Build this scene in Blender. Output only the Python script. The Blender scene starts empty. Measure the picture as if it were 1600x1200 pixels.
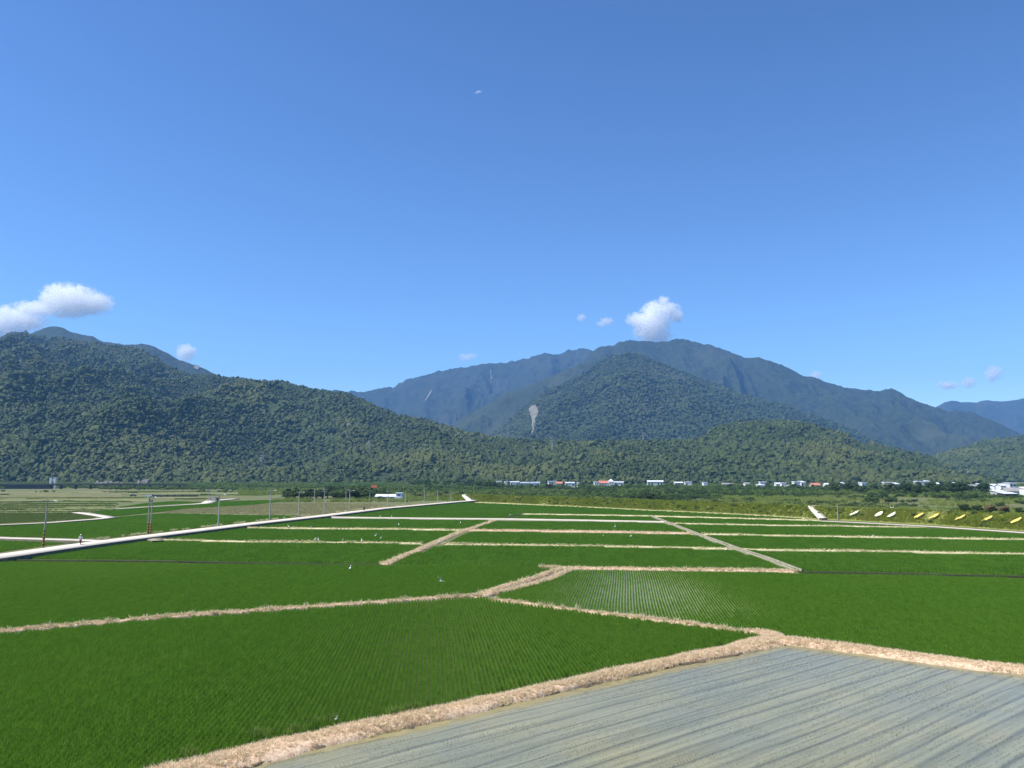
import bpy, bmesh, math, random
import numpy as np
from mathutils import Vector, Matrix, Euler

R = math.radians
SC = bpy.context.scene
COL = SC.collection
random.seed(7)
RNG = np.random.default_rng(11)

# ------------------------------------------------------------------ camera
F_PX, CXP, CYP, CAM_H = 1294.0, 800.0, 600.0, 13.0
PITCH = math.atan(145.0 / F_PX)
cam_d = bpy.data.cameras.new('camera')
cam_d.sensor_width = 36.0
cam_d.lens = F_PX / 1600.0 * 36.0
cam_d.clip_start, cam_d.clip_end = 0.1, 90000.0
cam = bpy.data.objects.new('camera', cam_d)
cam.location = (0, 0, CAM_H)
cam.rotation_euler = (R(90) + PITCH, 0, 0)
COL.objects.link(cam)
SC.camera = cam

# ------------------------------------------------------------------ sky, sun, exposure
SUN_EL, SUN_AZ = 58.0, -105.0           # azimuth measured from the view direction towards the right
world = bpy.data.worlds.new('World')
SC.world = world
world.use_nodes = True
wn = world.node_tree
sky = wn.nodes.new('ShaderNodeTexSky')
sky.sky_type = 'NISHITA'
sky.sun_disc = False
sky.sun_elevation = R(SUN_EL)
sky.sun_rotation = R(SUN_AZ)
sky.altitude = 300.0
sky.air_density = 1.1
sky.dust_density = 0.0
sky.ozone_density = 6.0
bg = wn.nodes['Background']
bg.inputs['Strength'].default_value = 0.062
sgm = wn.nodes.new('ShaderNodeGamma')          # the camera's contrasty rendering of the whole sky
sgm.inputs['Gamma'].default_value = 1.4
wn.links.new(sky.outputs['Color'], sgm.inputs['Color'])
wn.links.new(sgm.outputs['Color'], bg.inputs['Color'])
sun_d = bpy.data.lights.new('sun', 'SUN')
sun_d.energy = 5.0
sun_d.angle = R(0.53)
sun_d.color = (1.0, 0.95, 0.87)
sun = bpy.data.objects.new('sun', sun_d)
sd = Vector((math.cos(R(SUN_EL)) * math.sin(R(SUN_AZ)), math.cos(R(SUN_EL)) * math.cos(R(SUN_AZ)), math.sin(R(SUN_EL))))
sun.rotation_euler = sd.to_track_quat('Z', 'Y').to_euler()
sun.location = (200, 200, 3000)
COL.objects.link(sun)
SC.view_settings.view_transform = 'Standard'
SC.view_settings.look = 'None'
SC.view_settings.gamma = 1.0
SC.view_settings.use_curve_mapping = False
SC.view_settings.exposure = 0.52
SC.render.engine = 'CYCLES'
cy = SC.cycles
cy.max_bounces = 26
cy.diffuse_bounces = 2
cy.glossy_bounces = 2
cy.transmission_bounces = 4
cy.volume_bounces = 24
cy.transparent_max_bounces = 8
cy.use_denoising = True
cy.denoiser = 'OPENIMAGEDENOISE'
cy.denoising_input_passes = 'RGB_ALBEDO_NORMAL'
cy.denoising_prefilter = 'NONE'
cy.denoising_quality = 'HIGH'
cy.use_adaptive_sampling = False
cy.sample_clamp_indirect = 2.5
cy.volume_step_rate = 1.0
cy.volume_max_steps = 128

# ------------------------------------------------------------------ pixel <-> world
CP, SP = math.cos(PITCH), math.sin(PITCH)
def ray(px, py):
    rx, ry = (px - CXP) / F_PX, -(py - CYP) / F_PX
    return rx, CP - ry * SP, SP + ry * CP
def G(px, py, z=0.0):
    x, y, w = ray(px, py)
    k = (z - CAM_H) / w
    return (x * k, y * k, z)
def at(px, py, Y):
    x, y, w = ray(px, py)
    k = Y / y
    return (x * k, Y, CAM_H + w * k)
def GL(pts, z=0.0):
    return [G(p[0], p[1], z)[:2] for p in pts]

# ------------------------------------------------------------------ noise
def _h(ix, iy, s):
    n = (ix.astype(np.int64) * 374761393 + iy.astype(np.int64) * 668265263 + s * 1442695041) & 0xffffffff
    n = ((n ^ (n >> 13)) * 1274126177) & 0xffffffff
    return ((n ^ (n >> 16)) & 0xffffff) / float(0xffffff) * 2 - 1
def vnoise(x, y, s=0):
    x = np.asarray(x, float); y = np.asarray(y, float)
    ix, iy = np.floor(x), np.floor(y)
    fx, fy = x - ix, y - iy
    fx = fx * fx * fx * (fx * (fx * 6 - 15) + 10); fy = fy * fy * fy * (fy * (fy * 6 - 15) + 10)
    a, b = _h(ix, iy, s), _h(ix + 1, iy, s)
    c, d = _h(ix, iy + 1, s), _h(ix + 1, iy + 1, s)
    return (a * (1 - fx) + b * fx) * (1 - fy) + (c * (1 - fx) + d * fx) * fy
def fbm(x, y, o=4, s=0):
    r, a, t = 0, 1.0, 0
    for k in range(o):
        r = r + a * vnoise(np.asarray(x) * 2 ** k, np.asarray(y) * 2 ** k, s + k * 17); t += a; a *= .5
    return r / t
def ridged(x, y, o=4, s=0):
    r, a, t = 0, 1.0, 0
    for k in range(o):
        r = r + a * (1 - 2 * np.abs(vnoise(np.asarray(x) * 2 ** k, np.asarray(y) * 2 ** k, s + k * 31))); t += a; a *= .5
    return r / t

# ------------------------------------------------------------------ object helpers
def tag(o, label=None, cat=None, group=None, kind=None):
    if label: o['label'] = label
    if cat: o['category'] = cat
    if group: o['group'] = group
    if kind: o['kind'] = kind
    return o
def mk(name, v, f, mat=None, parent=None, smooth=False, col=COL):
    me = bpy.data.meshes.new(name)
    me.from_pydata([tuple(p) for p in v], [], [tuple(q) for q in f])
    if mat: me.materials.append(mat)
    if smooth: me.polygons.foreach_set('use_smooth', [True] * len(me.polygons))
    me.update()
    o = bpy.data.objects.new(name, me)
    col.objects.link(o)
    if parent: o.parent = parent
    return o
def grid_mesh(name, V, mat, smooth=True, parent=None):
    """V: (rows, cols, 3)"""
    n, m, _ = V.shape
    idx = np.arange(n * m).reshape(n, m)
    q = np.stack([idx[:-1, :-1], idx[:-1, 1:], idx[1:, 1:], idx[1:, :-1]], -1).reshape(-1, 4)
    me = bpy.data.meshes.new(name)
    me.vertices.add(n * m); me.vertices.foreach_set('co', V.reshape(-1).astype(np.float32))
    me.loops.add(q.size); me.loops.foreach_set('vertex_index', q.reshape(-1).astype(np.int32))
    me.polygons.add(len(q)); me.polygons.foreach_set('loop_start', np.arange(0, q.size, 4, dtype=np.int32))
    me.update(calc_edges=True)
    if smooth: me.polygons.foreach_set('use_smooth', np.ones(len(q), bool))
    me.materials.append(mat)
    o = bpy.data.objects.new(name, me); COL.objects.link(o)
    if parent: o.parent = parent
    return o
def empty(name, loc=(0, 0, 0), rz=0):
    o = bpy.data.objects.new(name, None); COL.objects.link(o)
    o.location = loc; o.rotation_euler = (0, 0, rz); o.empty_display_size = .5
    return o
def kids(o): return [c for c in bpy.data.objects if c.parent is o]
KID = {}
def copy_tree(root, loc, rz=0, scale=1.0):
    if root.name not in KID:
        KID[root.name] = [(c, kids(c)) for c in kids(root)]
    r = root.copy(); COL.objects.link(r)
    r.location = loc; r.rotation_euler = (0, 0, rz); r.scale = (scale,) * 3 if not hasattr(scale, '__len__') else scale
    for c, gs in KID[root.name]:
        d = c.copy(); COL.objects.link(d); d.parent = r
        for g in gs:
            e = g.copy(); COL.objects.link(e); e.parent = d
    return r
class MB:
    """collects simple shapes into one mesh"""
    def __init__(s): s.v, s.f = [], []
    def add(s, v, f):
        n = len(s.v); s.v += [tuple(p) for p in v]; s.f += [tuple(i + n for i in q) for q in f]; return s
    def box(s, x0, x1, y0, y1, z0, z1):
        return s.add([(x0, y0, z0), (x1, y0, z0), (x1, y1, z0), (x0, y1, z0), (x0, y0, z1), (x1, y0, z1), (x1, y1, z1), (x0, y1, z1)],
                     [(0, 3, 2, 1), (4, 5, 6, 7), (0, 1, 5, 4), (1, 2, 6, 5), (2, 3, 7, 6), (3, 0, 4, 7)])
    def tube(s, pts, rad, n=8, cap=True, flat=1.0):
        pts = [Vector(p) for p in pts]
        if not hasattr(rad, '__len__'): rad = [rad] * len(pts)
        V, Fc = [], []
        up = Vector((0, 0, 1))
        for i, p in enumerate(pts):
            t = (pts[min(i + 1, len(pts) - 1)] - pts[max(i - 1, 0)]).normalized()
            a = t.cross(up)
            if a.length < 1e-3: a = t.cross(Vector((0, 1, 0)))
            a.normalize(); b = a.cross(t).normalized()
            for k in range(n):
                w = 2 * math.pi * k / n
                V.append(p + rad[i] * (a * math.cos(w) * flat + b * math.sin(w)))
        for i in range(len(pts) - 1):
            for k in range(n):
                Fc.append((i * n + k, i * n + (k + 1) % n, (i + 1) * n + (k + 1) % n, (i + 1) * n + k))
        if cap:
            Fc.append(tuple(range(n))[::-1]); Fc.append(tuple((len(pts) - 1) * n + k for k in range(n)))
        return s.add(V, Fc)
    def gable(s, x0, x1, y0, y1, z0, z1, ov=.4, th=.25):
        """pitched roof, ridge along x"""
        ym = (y0 + y1) / 2
        for a, b in ((y0 - ov, ym), (y1 + ov, ym)):
            s.add([(x0 - ov, a, z0), (x1 + ov, a, z0), (x1 + ov, b, z1), (x0 - ov, b, z1),
                   (x0 - ov, a, z0 + th), (x1 + ov, a, z0 + th), (x1 + ov, b, z1 + th), (x0 - ov, b, z1 + th)],
                  [(0, 3, 2, 1), (4, 5, 6, 7), (0, 1, 5, 4), (1, 2, 6, 5), (2, 3, 7, 6), (3, 0, 4, 7)])
        return s
    def build(s, name, mat, parent=None, smooth=False, col=COL):
        return mk(name, s.v, s.f, mat, parent, smooth, col)

# ------------------------------------------------------------------ materials
def mat(name, color, rough=.8, var=0.0, scale=1.0, color2=None, bump=0.0, bscale=None, spec=.3, coord='geo', detail=5, metal=0.0):
    m = bpy.data.materials.new(name); m.use_nodes = True
    nt = m.node_tree; b = nt.nodes['Principled BSDF']
    b.inputs['Roughness'].default_value = rough
    b.inputs['Specular IOR Level'].default_value = spec
    b.inputs['Metallic'].default_value = metal
    b.inputs['Base Color'].default_value = (*color, 1)
    if coord == 'geo':
        src = nt.nodes.new('ShaderNodeNewGeometry').outputs['Position']
    else:
        src = nt.nodes.new('ShaderNodeTexCoord').outputs['Object']
    if color2 or var:
        nz = nt.nodes.new('ShaderNodeTexNoise'); nz.inputs['Scale'].default_value = scale; nz.inputs['Detail'].default_value = detail
        nz.inputs['Roughness'].default_value = .65
        nt.links.new(src, nz.inputs['Vector'])
        rp = nt.nodes.new('ShaderNodeValToRGB')
        c2 = color2 or tuple(c * (1 - var) for c in color)
        c1 = color if color2 else tuple(min(1, c * (1 + var)) for c in color)
        rp.color_ramp.elements[0].position = .32; rp.color_ramp.elements[1].position = .68
        rp.color_ramp.elements[0].color = (*c2, 1); rp.color_ramp.elements[1].color = (*c1, 1)
        nt.links.new(nz.outputs['Fac'], rp.inputs['Fac']); nt.links.new(rp.outputs['Color'], b.inputs['Base Color'])
    if bump:
        nb = nt.nodes.new('ShaderNodeTexNoise'); nb.inputs['Scale'].default_value = bscale or scale * 4; nb.inputs['Detail'].default_value = 6
        nt.links.new(src, nb.inputs['Vector'])
        bp = nt.nodes.new('ShaderNodeBump'); bp.inputs['Strength'].default_value = 1.0; bp.inputs['Distance'].default_value = bump
        nt.links.new(nb.outputs['Fac'], bp.inputs['Height']); nt.links.new(bp.outputs['Normal'], b.inputs['Normal'])
    return m
def leaf_mat(name, ca, cb, transl=.25, pscale=0.01, cc=None, rough=.65, ramp=None):
    """foliage: colour differs from plant to plant and by stand"""
    m = bpy.data.materials.new(name); m.use_nodes = True
    nt = m.node_tree; b = nt.nodes['Principled BSDF']; out = nt.nodes['Material Output']
    oi = nt.nodes.new('ShaderNodeObjectInfo')
    geo = nt.nodes.new('ShaderNodeNewGeometry')
    nz = nt.nodes.new('ShaderNodeTexNoise'); nz.inputs['Scale'].default_value = pscale; nz.inputs['Detail'].default_value = 4
    nt.links.new(geo.outputs['Position'], nz.inputs['Vector'])
    mx = nt.nodes.new('ShaderNodeMix'); mx.data_type = 'RGBA'
    mx.inputs['A'].default_value = (*ca, 1); mx.inputs['B'].default_value = (*cb, 1)
    nt.links.new(oi.outputs['Random'], mx.inputs['Factor'])
    colr = mx.outputs['Result']
    if cc:
        mr = nt.nodes.new('ShaderNodeMapRange'); mr.inputs['From Min'].default_value = .5; mr.inputs['From Max'].default_value = .72
        mr.inputs['To Max'].default_value = .8
        nt.links.new(nz.outputs['Fac'], mr.inputs['Value'])
        m2 = nt.nodes.new('ShaderNodeMix'); m2.data_type = 'RGBA'
        nt.links.new(mr.outputs['Result'], m2.inputs['Factor']); nt.links.new(colr, m2.inputs['A']); m2.inputs['B'].default_value = (*cc, 1)
        colr = m2.outputs['Result']
    nt.links.new(colr, b.inputs['Base Color'])
    b.inputs['Roughness'].default_value = rough; b.inputs['Specular IOR Level'].default_value = .25
    if transl:
        tr = nt.nodes.new('ShaderNodeBsdfTranslucent'); nt.links.new(colr, tr.inputs['Color'])
        ms = nt.nodes.new('ShaderNodeMixShader'); ms.inputs['Fac'].default_value = transl
        nt.links.new(b.outputs['BSDF'], ms.inputs[1]); nt.links.new(tr.outputs['BSDF'], ms.inputs[2])
        nt.links.new(ms.outputs['Shader'], out.inputs['Surface'])
    return m
M = {}
M['ground'] = mat('ground_soil_grass', (.105, .13, .04), .95, color2=(.15, .145, .06), scale=.03, bump=.1, bscale=.5)
M['paddy'] = mat('paddy_mud', (.055, .09, .02), .9, color2=(.07, .10, .025), scale=.3, spec=.02)
M['rice'] = leaf_mat('rice_leaf', (.108, .242, .014), (.142, .290, .020), .45, .02, (.168, .300, .028))
M['rice_far'] = leaf_mat('rice_leaf_far', (.110, .244, .016), (.142, .290, .022), .45, .015, (.168, .300, .030))
M['straw'] = leaf_mat('dry_straw', (.74, .58, .37), (.86, .71, .48), .25, .5)
M['straw_green'] = leaf_mat('dry_and_green_grass', (.66, .58, .32), (.80, .71, .44), .25, .2, (.30, .34, .10))
M['weed'] = leaf_mat('green_weed', (.13, .20, .03), (.19, .28, .05), .3, .5)
M['bund'] = mat('dry_bund_soil', (.74, .56, .38), .95, color2=(.40, .27, .17), scale=3.5, bump=.06, bscale=8)
M['bund_thin'] = mat('dry_bund_soil_thin', (.66, .57, .36), .95, color2=(.36, .35, .15), scale=.35, bump=.05, bscale=6)
M['soil'] = mat('dark_ditch_soil', (.17, .12, .085), .95, color2=(.27, .20, .14), scale=1.0, bump=.05)
M['ditch'] = mat('wet_dark_ditch', (.03, .036, .018), .9, color2=(.05, .06, .03), scale=.5, spec=.05)
M['concrete'] = mat('pale_concrete', (.64, .57, .465), .85, color2=(.54, .48, .39), scale=.25, bump=.004, bscale=10)
M['concrete_old'] = mat('weathered_concrete', (.34, .30, .22), .9, color2=(.20, .20, .12), scale=.6, bump=.01, bscale=10)
M['ditch_lip'] = mat('dark_mossy_concrete', (.11, .11, .075), .95, color2=(.06, .065, .04), scale=.4)
M['curbwall'] = mat('dark_and_shaded_wall', (.15, .14, .10), .95, color2=(.08, .085, .05), scale=.8)  # shade put into the colour of road sides; boundary wall is dark itself

# ------------------------------------------------------------------ instancer
def proto_col(name): return bpy.data.collections.new(name)
def scatter(name, P, protos, rz=None, scl=None, label=None, cat=None, parent=None, tilt=0.0, pick=None):
    n = len(P)
    me = bpy.data.meshes.new(name)
    me.vertices.add(n); me.vertices.foreach_set('co', np.asarray(P, np.float32).reshape(-1))
    rot = np.zeros((n, 3), np.float32)
    rot[:, 2] = RNG.uniform(0, 6.283, n) if rz is None else rz
    if tilt: rot[:, 0] = RNG.normal(0, tilt, n); rot[:, 1] = RNG.normal(0, tilt, n)
    s = np.ones((n, 3), np.float32) if scl is None else np.asarray(scl, np.float32)
    if s.ndim == 1: s = np.repeat(s[:, None], 3, 1)
    a = me.attributes.new('rot', 'FLOAT_VECTOR', 'POINT'); a.data.foreach_set('vector', rot.reshape(-1))
    a = me.attributes.new('scl', 'FLOAT_VECTOR', 'POINT'); a.data.foreach_set('vector', np.ascontiguousarray(s).reshape(-1))
    a = me.attributes.new('pick', 'INT', 'POINT')
    a.data.foreach_set('value', (RNG.integers(0, len(protos.objects), n) if pick is None else pick).astype(np.int32))
    me.update()
    o = bpy.data.objects.new(name, me); COL.objects.link(o)
    if parent: o.parent = parent
    key = 'scatter_' + protos.name
    ng = bpy.data.node_groups.get(key)
    if ng is None:
        ng = bpy.data.node_groups.new(key, 'GeometryNodeTree')
        ng.interface.new_socket('Geometry', in_out='INPUT', socket_type='NodeSocketGeometry')
        ng.interface.new_socket('Geometry', in_out='OUTPUT', socket_type='NodeSocketGeometry')
        gi, go = ng.nodes.new('NodeGroupInput'), ng.nodes.new('NodeGroupOutput')
        ci = ng.nodes.new('GeometryNodeCollectionInfo'); ci.inputs['Collection'].default_value = protos
        ci.inputs['Separate Children'].default_value = True; ci.inputs['Reset Children'].default_value = True
        ip = ng.nodes.new('GeometryNodeInstanceOnPoints'); ip.inputs['Pick Instance'].default_value = True
        def attr(nm, ty):
            k = ng.nodes.new('GeometryNodeInputNamedAttribute'); k.data_type = ty; k.inputs['Name'].default_value = nm
            return [q for q in k.outputs if q.enabled and q.name == 'Attribute'][0]
        ng.links.new(gi.outputs[0], ip.inputs['Points']); ng.links.new(ci.outputs[0], ip.inputs['Instance'])
        ng.links.new(attr('pick', 'INT'), ip.inputs['Instance Index'])
        ng.links.new(attr('scl', 'FLOAT_VECTOR'), ip.inputs['Scale'])
        e2r = ng.nodes.new('FunctionNodeEulerToRotation')
        ng.links.new(attr('rot', 'FLOAT_VECTOR'), e2r.inputs[0]); ng.links.new(e2r.outputs[0], ip.inputs['Rotation'])
        ng.links.new(ip.outputs[0], go.inputs[0])
    md = o.modifiers.new('scatter', 'NODES'); md.node_group = ng
    return tag(o, label, cat, kind='stuff')
def in_poly(x, y, poly):
    c = np.zeros(len(x), bool); n = len(poly)
    for i in range(n):
        x0, y0 = poly[i]; x1, y1 = poly[(i + 1) % n]
        k = ((y0 > y) != (y1 > y))
        with np.errstate(divide='ignore', invalid='ignore'):
            c ^= k & (x < (x1 - x0) * (y - y0) / (y1 - y0 + 1e-12) + x0)
    return c

# ------------------------------------------------------------------ plant prototypes
def blades(mb, n, cx, cy, rb, h0, h1, lean, w, rnd, tri=False):
    for _ in range(n):
        a = rnd.uniform(0, 6.283); r = rb * math.sqrt(rnd.random())
        x, y = cx + r * math.cos(a), cy + r * math.sin(a)
        h = rnd.uniform(h0, h1); l = rnd.uniform(.2, 1) * lean; b = rnd.uniform(0, 6.283)
        dx, dy = l * math.cos(b), l * math.sin(b)
        c = rnd.uniform(0, 6.283); wx, wy = w * math.cos(c), w * math.sin(c)
        if tri:
            mb.add([(x - wx, y - wy, 0), (x + wx, y + wy, 0), (x + dx, y + dy, h)], [(0, 1, 2)])
        else:
            mb.add([(x - wx, y - wy, 0), (x + wx, y + wy, 0), (x + .35 * dx + wx * .9, y + .35 * dy + wy * .9, h * .62),
                    (x + .35 * dx - wx * .9, y + .35 * dy - wy * .9, h * .62), (x + dx, y + dy, h)], [(0, 1, 2, 3), (3, 2, 4)])
rp = random.Random(3)
C_RICE = proto_col('rice_rows')
for k in range(5):                                     # one metre of one row: five tufts
    mb = MB()
    for j in range(5):
        blades(mb, 20, rp.uniform(-.03, .03), (j - 2) * .2 + rp.uniform(-.05, .05), .075, .20, .36, .20, .009, rp)
    mb.build('rice_row', M['rice'], col=C_RICE)
C_RICEF = proto_col('rice_tiles')
for k in range(4):                                     # a patch of four rows, three metres long
    mb = MB()
    for i in range(4):
        for j in range(13):
            blades(mb, 7, (i - 1.5) * .3 + rp.uniform(-.03, .03), (j - 6) * .23, .08, .24, .42, .24, .026, rp, True)
    mb.build('rice_tile', M['rice_far'], col=C_RICEF)
C_STRAW = proto_col('straw_clumps')
for k in range(5):
    mb = MB(); blades(mb, 16, 0, 0, .14, .06, .34, .26, .012, rp); mb.build('straw_clump', M['straw'], col=C_STRAW)
C_STRAWG = proto_col('bund_grass_clumps')
for k in range(5):
    mb = MB(); blades(mb, 15, 0, 0, .22, .15, .55, .28, .022, rp); mb.build('bund_grass_clump', M['straw_green'], col=C_STRAWG)
C_WEED = proto_col('weed_clumps')
for k in range(4):
    mb = MB(); blades(mb, 26, 0, 0, .22, .15, .5, .25, .016, rp); mb.build('weed_clump', M['weed'], col=C_WEED)
M['levee_grass'] = leaf_mat('levee_grass_leaf', (.20, .255, .03), (.30, .34, .05), .35, .03, (.33, .33, .08))
M['reed'] = leaf_mat('reed_leaf', (.20, .27, .05), (.31, .36, .09), .3, .012, (.40, .38, .16))
M['scrub'] = leaf_mat('scrub_leaf', (.055, .105, .022), (.12, .19, .04), .25, .012, (.17, .21, .05))
C_LEVEE = proto_col('levee_grass_clumps')
for k in range(4):
    mb = MB(); blades(mb, 26, 0, 0, .55, .2, .75, .35, .05, rp, True); mb.build('levee_grass_clump', M['levee_grass'], col=C_LEVEE)
C_REED = proto_col('reed_clumps')
for k in range(5):
    mb = MB(); blades(mb, 44, 0, 0, 1.1, .8, 2.2, .7, .09, rp, True); mb.build('reed_clump', M['reed'], col=C_REED)
def leafball(mb, n, c, r, sq, ls, rnd):
    for _ in range(n):
        u = rnd.uniform(-.55, 1); a = rnd.uniform(0, 6.283); q = math.sqrt(max(0, 1 - u * u)); k = r * rnd.uniform(.55, 1.08)
        p = Vector((c[0] + k * q * math.cos(a), c[1] + k * q * math.sin(a), c[2] + k * u * sq))
        nrm = Vector((q * math.cos(a) + rnd.uniform(-.7, .7), q * math.sin(a) + rnd.uniform(-.7, .7), u + rnd.uniform(-.4, .9))).normalized()
        t = nrm.cross(Vector((rnd.uniform(-1, 1), rnd.uniform(-1, 1), rnd.uniform(-1, 1)))).normalized(); b = nrm.cross(t)
        s = ls * rnd.uniform(.6, 1.3)
        mb.add([p - t * s, p - b * s * .7, p + t * s, p + b * s * .7], [(0, 1, 2, 3)])
C_SCRUB = proto_col('scrub_bushes')
for k in range(4):
    mb = MB()
    for j in range(5):
        leafball(mb, 55, (rp.uniform(-1, 1), rp.uniform(-1, 1), rp.uniform(.5, 1.2)), rp.uniform(.7, 1.1), .8, .22, rp)
    mb.build('scrub_bush', M['scrub'], col=C_SCRUB)

# forest canopy trees, seen from kilometres away
def canopy(name, m, seed, col, sub=2):
    bm = bmesh.new(); bmesh.ops.create_icosphere(bm, subdivisions=sub, radius=1.0)
    rs = random.Random(seed); lob = [(Vector((rs.uniform(-1, 1), rs.uniform(-1, 1), rs.uniform(-.2, 1))).normalized(), rs.uniform(.1, .4)) for _ in range(9)]
    for v in bm.verts:
        d = v.co.normalized(); r = .74 + .24 * rs.uniform(-1, 1)
        for a, k in lob: r += k * max(0, d.dot(a) - .72) * 3.2
        z = d.z * r * (.95 if d.z > 0 else .6)
        v.co = Vector((d.x * r, d.y * r, z + .25))
    me = bpy.data.meshes.new(name); bm.to_mesh(me); bm.free(); me.materials.append(m)
    o = bpy.data.objects.new(name, me); col.objects.link(o); return o
M['canopy'] = leaf_mat('forest_canopy', (.024, .044, .011), (.066, .090, .022), 0, .0045, (.112, .122, .034), .8)
M['canopy_mid'] = leaf_mat('forest_canopy_far', (.022, .040, .014), (.048, .070, .025), 0, .003, (.062, .078, .032), .8)
C_CAN = proto_col('canopy_trees')
for k in range(6): canopy('canopy_tree', M['canopy'], 40 + k, C_CAN)
C_CANM = proto_col('canopy_trees_mid')
for k in range(4): canopy('canopy_tree_mid', M['canopy_mid'], 80 + k, C_CANM, 1)

# ------------------------------------------------------------------ ground
gr = mk('ground', [(-11000, -1500, 0), (11000, -1500, 0), (11000, 11200, 0), (-11000, 11200, 0)], [(0, 1, 2, 3)], M['ground'])
tag(gr, 'flat green and tan valley floor reaching to the hills', 'ground', kind='structure')

# ------------------------------------------------------------------ hills and mountains
class Hill:
    def __init__(s, sky, Yr, Yf, back, nx, ny, seed, gully=.22, wl=500., pw=.95, lift=0., fine=0., xr=None):
        pts = [(p[0], p[1]) for p in sky]
        ta, te = [], []
        for px, py in pts:
            x, y, w = ray(px, py); ta.append(x / y); te.append(w / y)
        s.ta, s.te = np.array(ta), np.array(te)
        yr = np.array(Yr); s.ya = np.array([ray(p, 650)[0] / ray(p, 650)[1] for p in yr[:, 0]]); s.yv = yr[:, 1]
        s.Yf, s.back, s.seed, s.gully, s.wl, s.pw, s.lift, s.fine = Yf, back, seed, gully, wl, pw, lift, fine
        s.nx, s.ny = nx, ny
        s.a0, s.a1 = s.ta.min(), s.ta.max()
    def rid(s, a):
        Yr = np.interp(a, s.ya, s.yv)
        jit = 0.0012 * fbm(a * 55, a * 0 + 3.3, 4, s.seed)
        Zr = CAM_H + (np.interp(a, s.ta, s.te) + jit * .5) * Yr - s.lift
        return Yr, np.maximum(Zr, 1.0)
    def z(s, a, t):
        Yr, Zr = s.rid(a)
        Y = s.Yf + t * (Yr - s.Yf)
        tt = np.clip(t, 0, 1)
        X = a * Y
        env = 4 * tt * (1 - tt)
        sh = tt ** s.pw * (1 - .12 * env) + .06 * env
        g = ridged(X / s.wl + 3, Y / (s.wl * 1.8) + 9, 4, s.seed)
        z = Zr * sh + Zr * s.gully * env * (g - .35)
        if s.fine: z = z + s.fine * fbm(X / 60, Y / 60, 4, s.seed + 5) * np.minimum(1, tt * 8)
        z = np.where(t > 1, Zr * (1 - .9 * np.clip((t - 1) * (Yr - s.Yf) / s.back, 0, 1) ** 1.3), z)
        # never rise above the skyline in front of the ridge
        lim = CAM_H + (Zr - CAM_H) / Yr * Y * .985
        z = np.where((t < .97) & (z > lim), lim, z)
        return X, Y, np.maximum(z, -3) - 2 * (tt < .01)
    def build(s, name, m):
        a = np.linspace(s.a0, s.a1, s.nx)
        Yr, _ = s.rid(a)
        tb = 1 + s.back / np.maximum(Yr - s.Yf, 50)
        t1 = np.linspace(0, 1, s.ny) ** .9; t2 = np.linspace(0, 1, 9)[1:]
        T = np.concatenate([np.repeat(t1[:, None], s.nx, 1), 1 + t2[:, None] * (tb - 1)[None, :]], 0)
        A = np.repeat(a[None, :], T.shape[0], 0)
        X, Y, Z = s.z(A, T)
        return grid_mesh(name, np.stack([X, Y, Z], -1), m)
    def hit(s, px, py):
        """where the ray through a photo point meets this hill"""
        x, y, w = ray(px, py); a, e = x / y, w / y
        a, e = np.atleast_1d(a), np.atleast_1d(e); n = len(a)
        A, T = np.meshgrid(a, np.linspace(0, 1, 500), indexing='ij')
        X, Y, Z = s.z(A, T)
        ok = (Z - CAM_H) / Y >= e[:, None]; k = np.where(ok.any(1), ok.argmax(1), 499); i = np.arange(n)
        P = np.stack([X[i, k], Y[i, k], Z[i, k]], 1)
        return P if n > 1 else P[0]
    def points(s, n, t0=0.0, t1=1.03):
        a = RNG.uniform(s.a0, s.a1, n * 3); t = RNG.uniform(t0, t1, n * 3)
        Yr, Zr = s.rid(a); Y = s.Yf + t * (Yr - s.Yf)
        wgt = Y * (Yr - s.Yf); keep = RNG.uniform(0, wgt.max(), n * 3) < wgt
        a, t = a[keep][:n], t[keep][:n]
        X, Y, Z = s.z(a, t)
        return np.stack([X, Y, Z], 1), a, t
def to_px(P):
    P = np.asarray(P, float); d = P - np.array([0, 0, CAM_H])
    f = d[..., 1] * CP + d[..., 2] * SP; u = -d[..., 1] * SP + d[..., 2] * CP
    return CXP + F_PX * d[..., 0] / f, CYP - F_PX * u / f

M['hill_near'] = mat('hill_undergrowth', (.035, .058, .019), .95, color2=(.02, .035, .013), scale=.02, bump=2.0, bscale=.08)
def mountain_mat(name, c1, c2, c3, s1, s2, bump):
    m = mat(name, c1, .95, color2=c2, scale=s1, bump=bump, bscale=s2, spec=.1, detail=8)
    nt = m.node_tree; b = nt.nodes['Principled BSDF']
    old = b.inputs['Base Color'].links[0].from_socket
    nz = nt.nodes.new('ShaderNodeTexNoise'); nz.inputs['Scale'].default_value = .0022; nz.inputs['Detail'].default_value = 5
    geo = [n for n in nt.nodes if n.type == 'NEW_GEOMETRY'][0]
    nt.links.new(geo.outputs['Position'], nz.inputs['Vector'])
    mr = nt.nodes.new('ShaderNodeMapRange'); mr.inputs['From Min'].default_value = .52; mr.inputs['From Max'].default_value = .75
    nt.links.new(nz.outputs['Fac'], mr.inputs['Value'])
    mx = nt.nodes.new('ShaderNodeMix'); mx.data_type = 'RGBA'; mx.inputs['B'].default_value = (*c3, 1)
    nt.links.new(mr.outputs['Result'], mx.inputs['Factor']); nt.links.new(old, mx.inputs['A']); nt.links.new(mx.outputs['Result'], b.inputs['Base Color'])
    return m
M['mountain'] = mountain_mat('forested_mountain', (.044, .058, .026), (.016, .026, .012), (.055, .065, .032), .035, .03, 16.0)
M['mountain_far'] = mountain_mat('far_mountain', (.040, .052, .028), (.018, .026, .014), (.05, .056, .034), .012, .012, 24.0)

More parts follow.
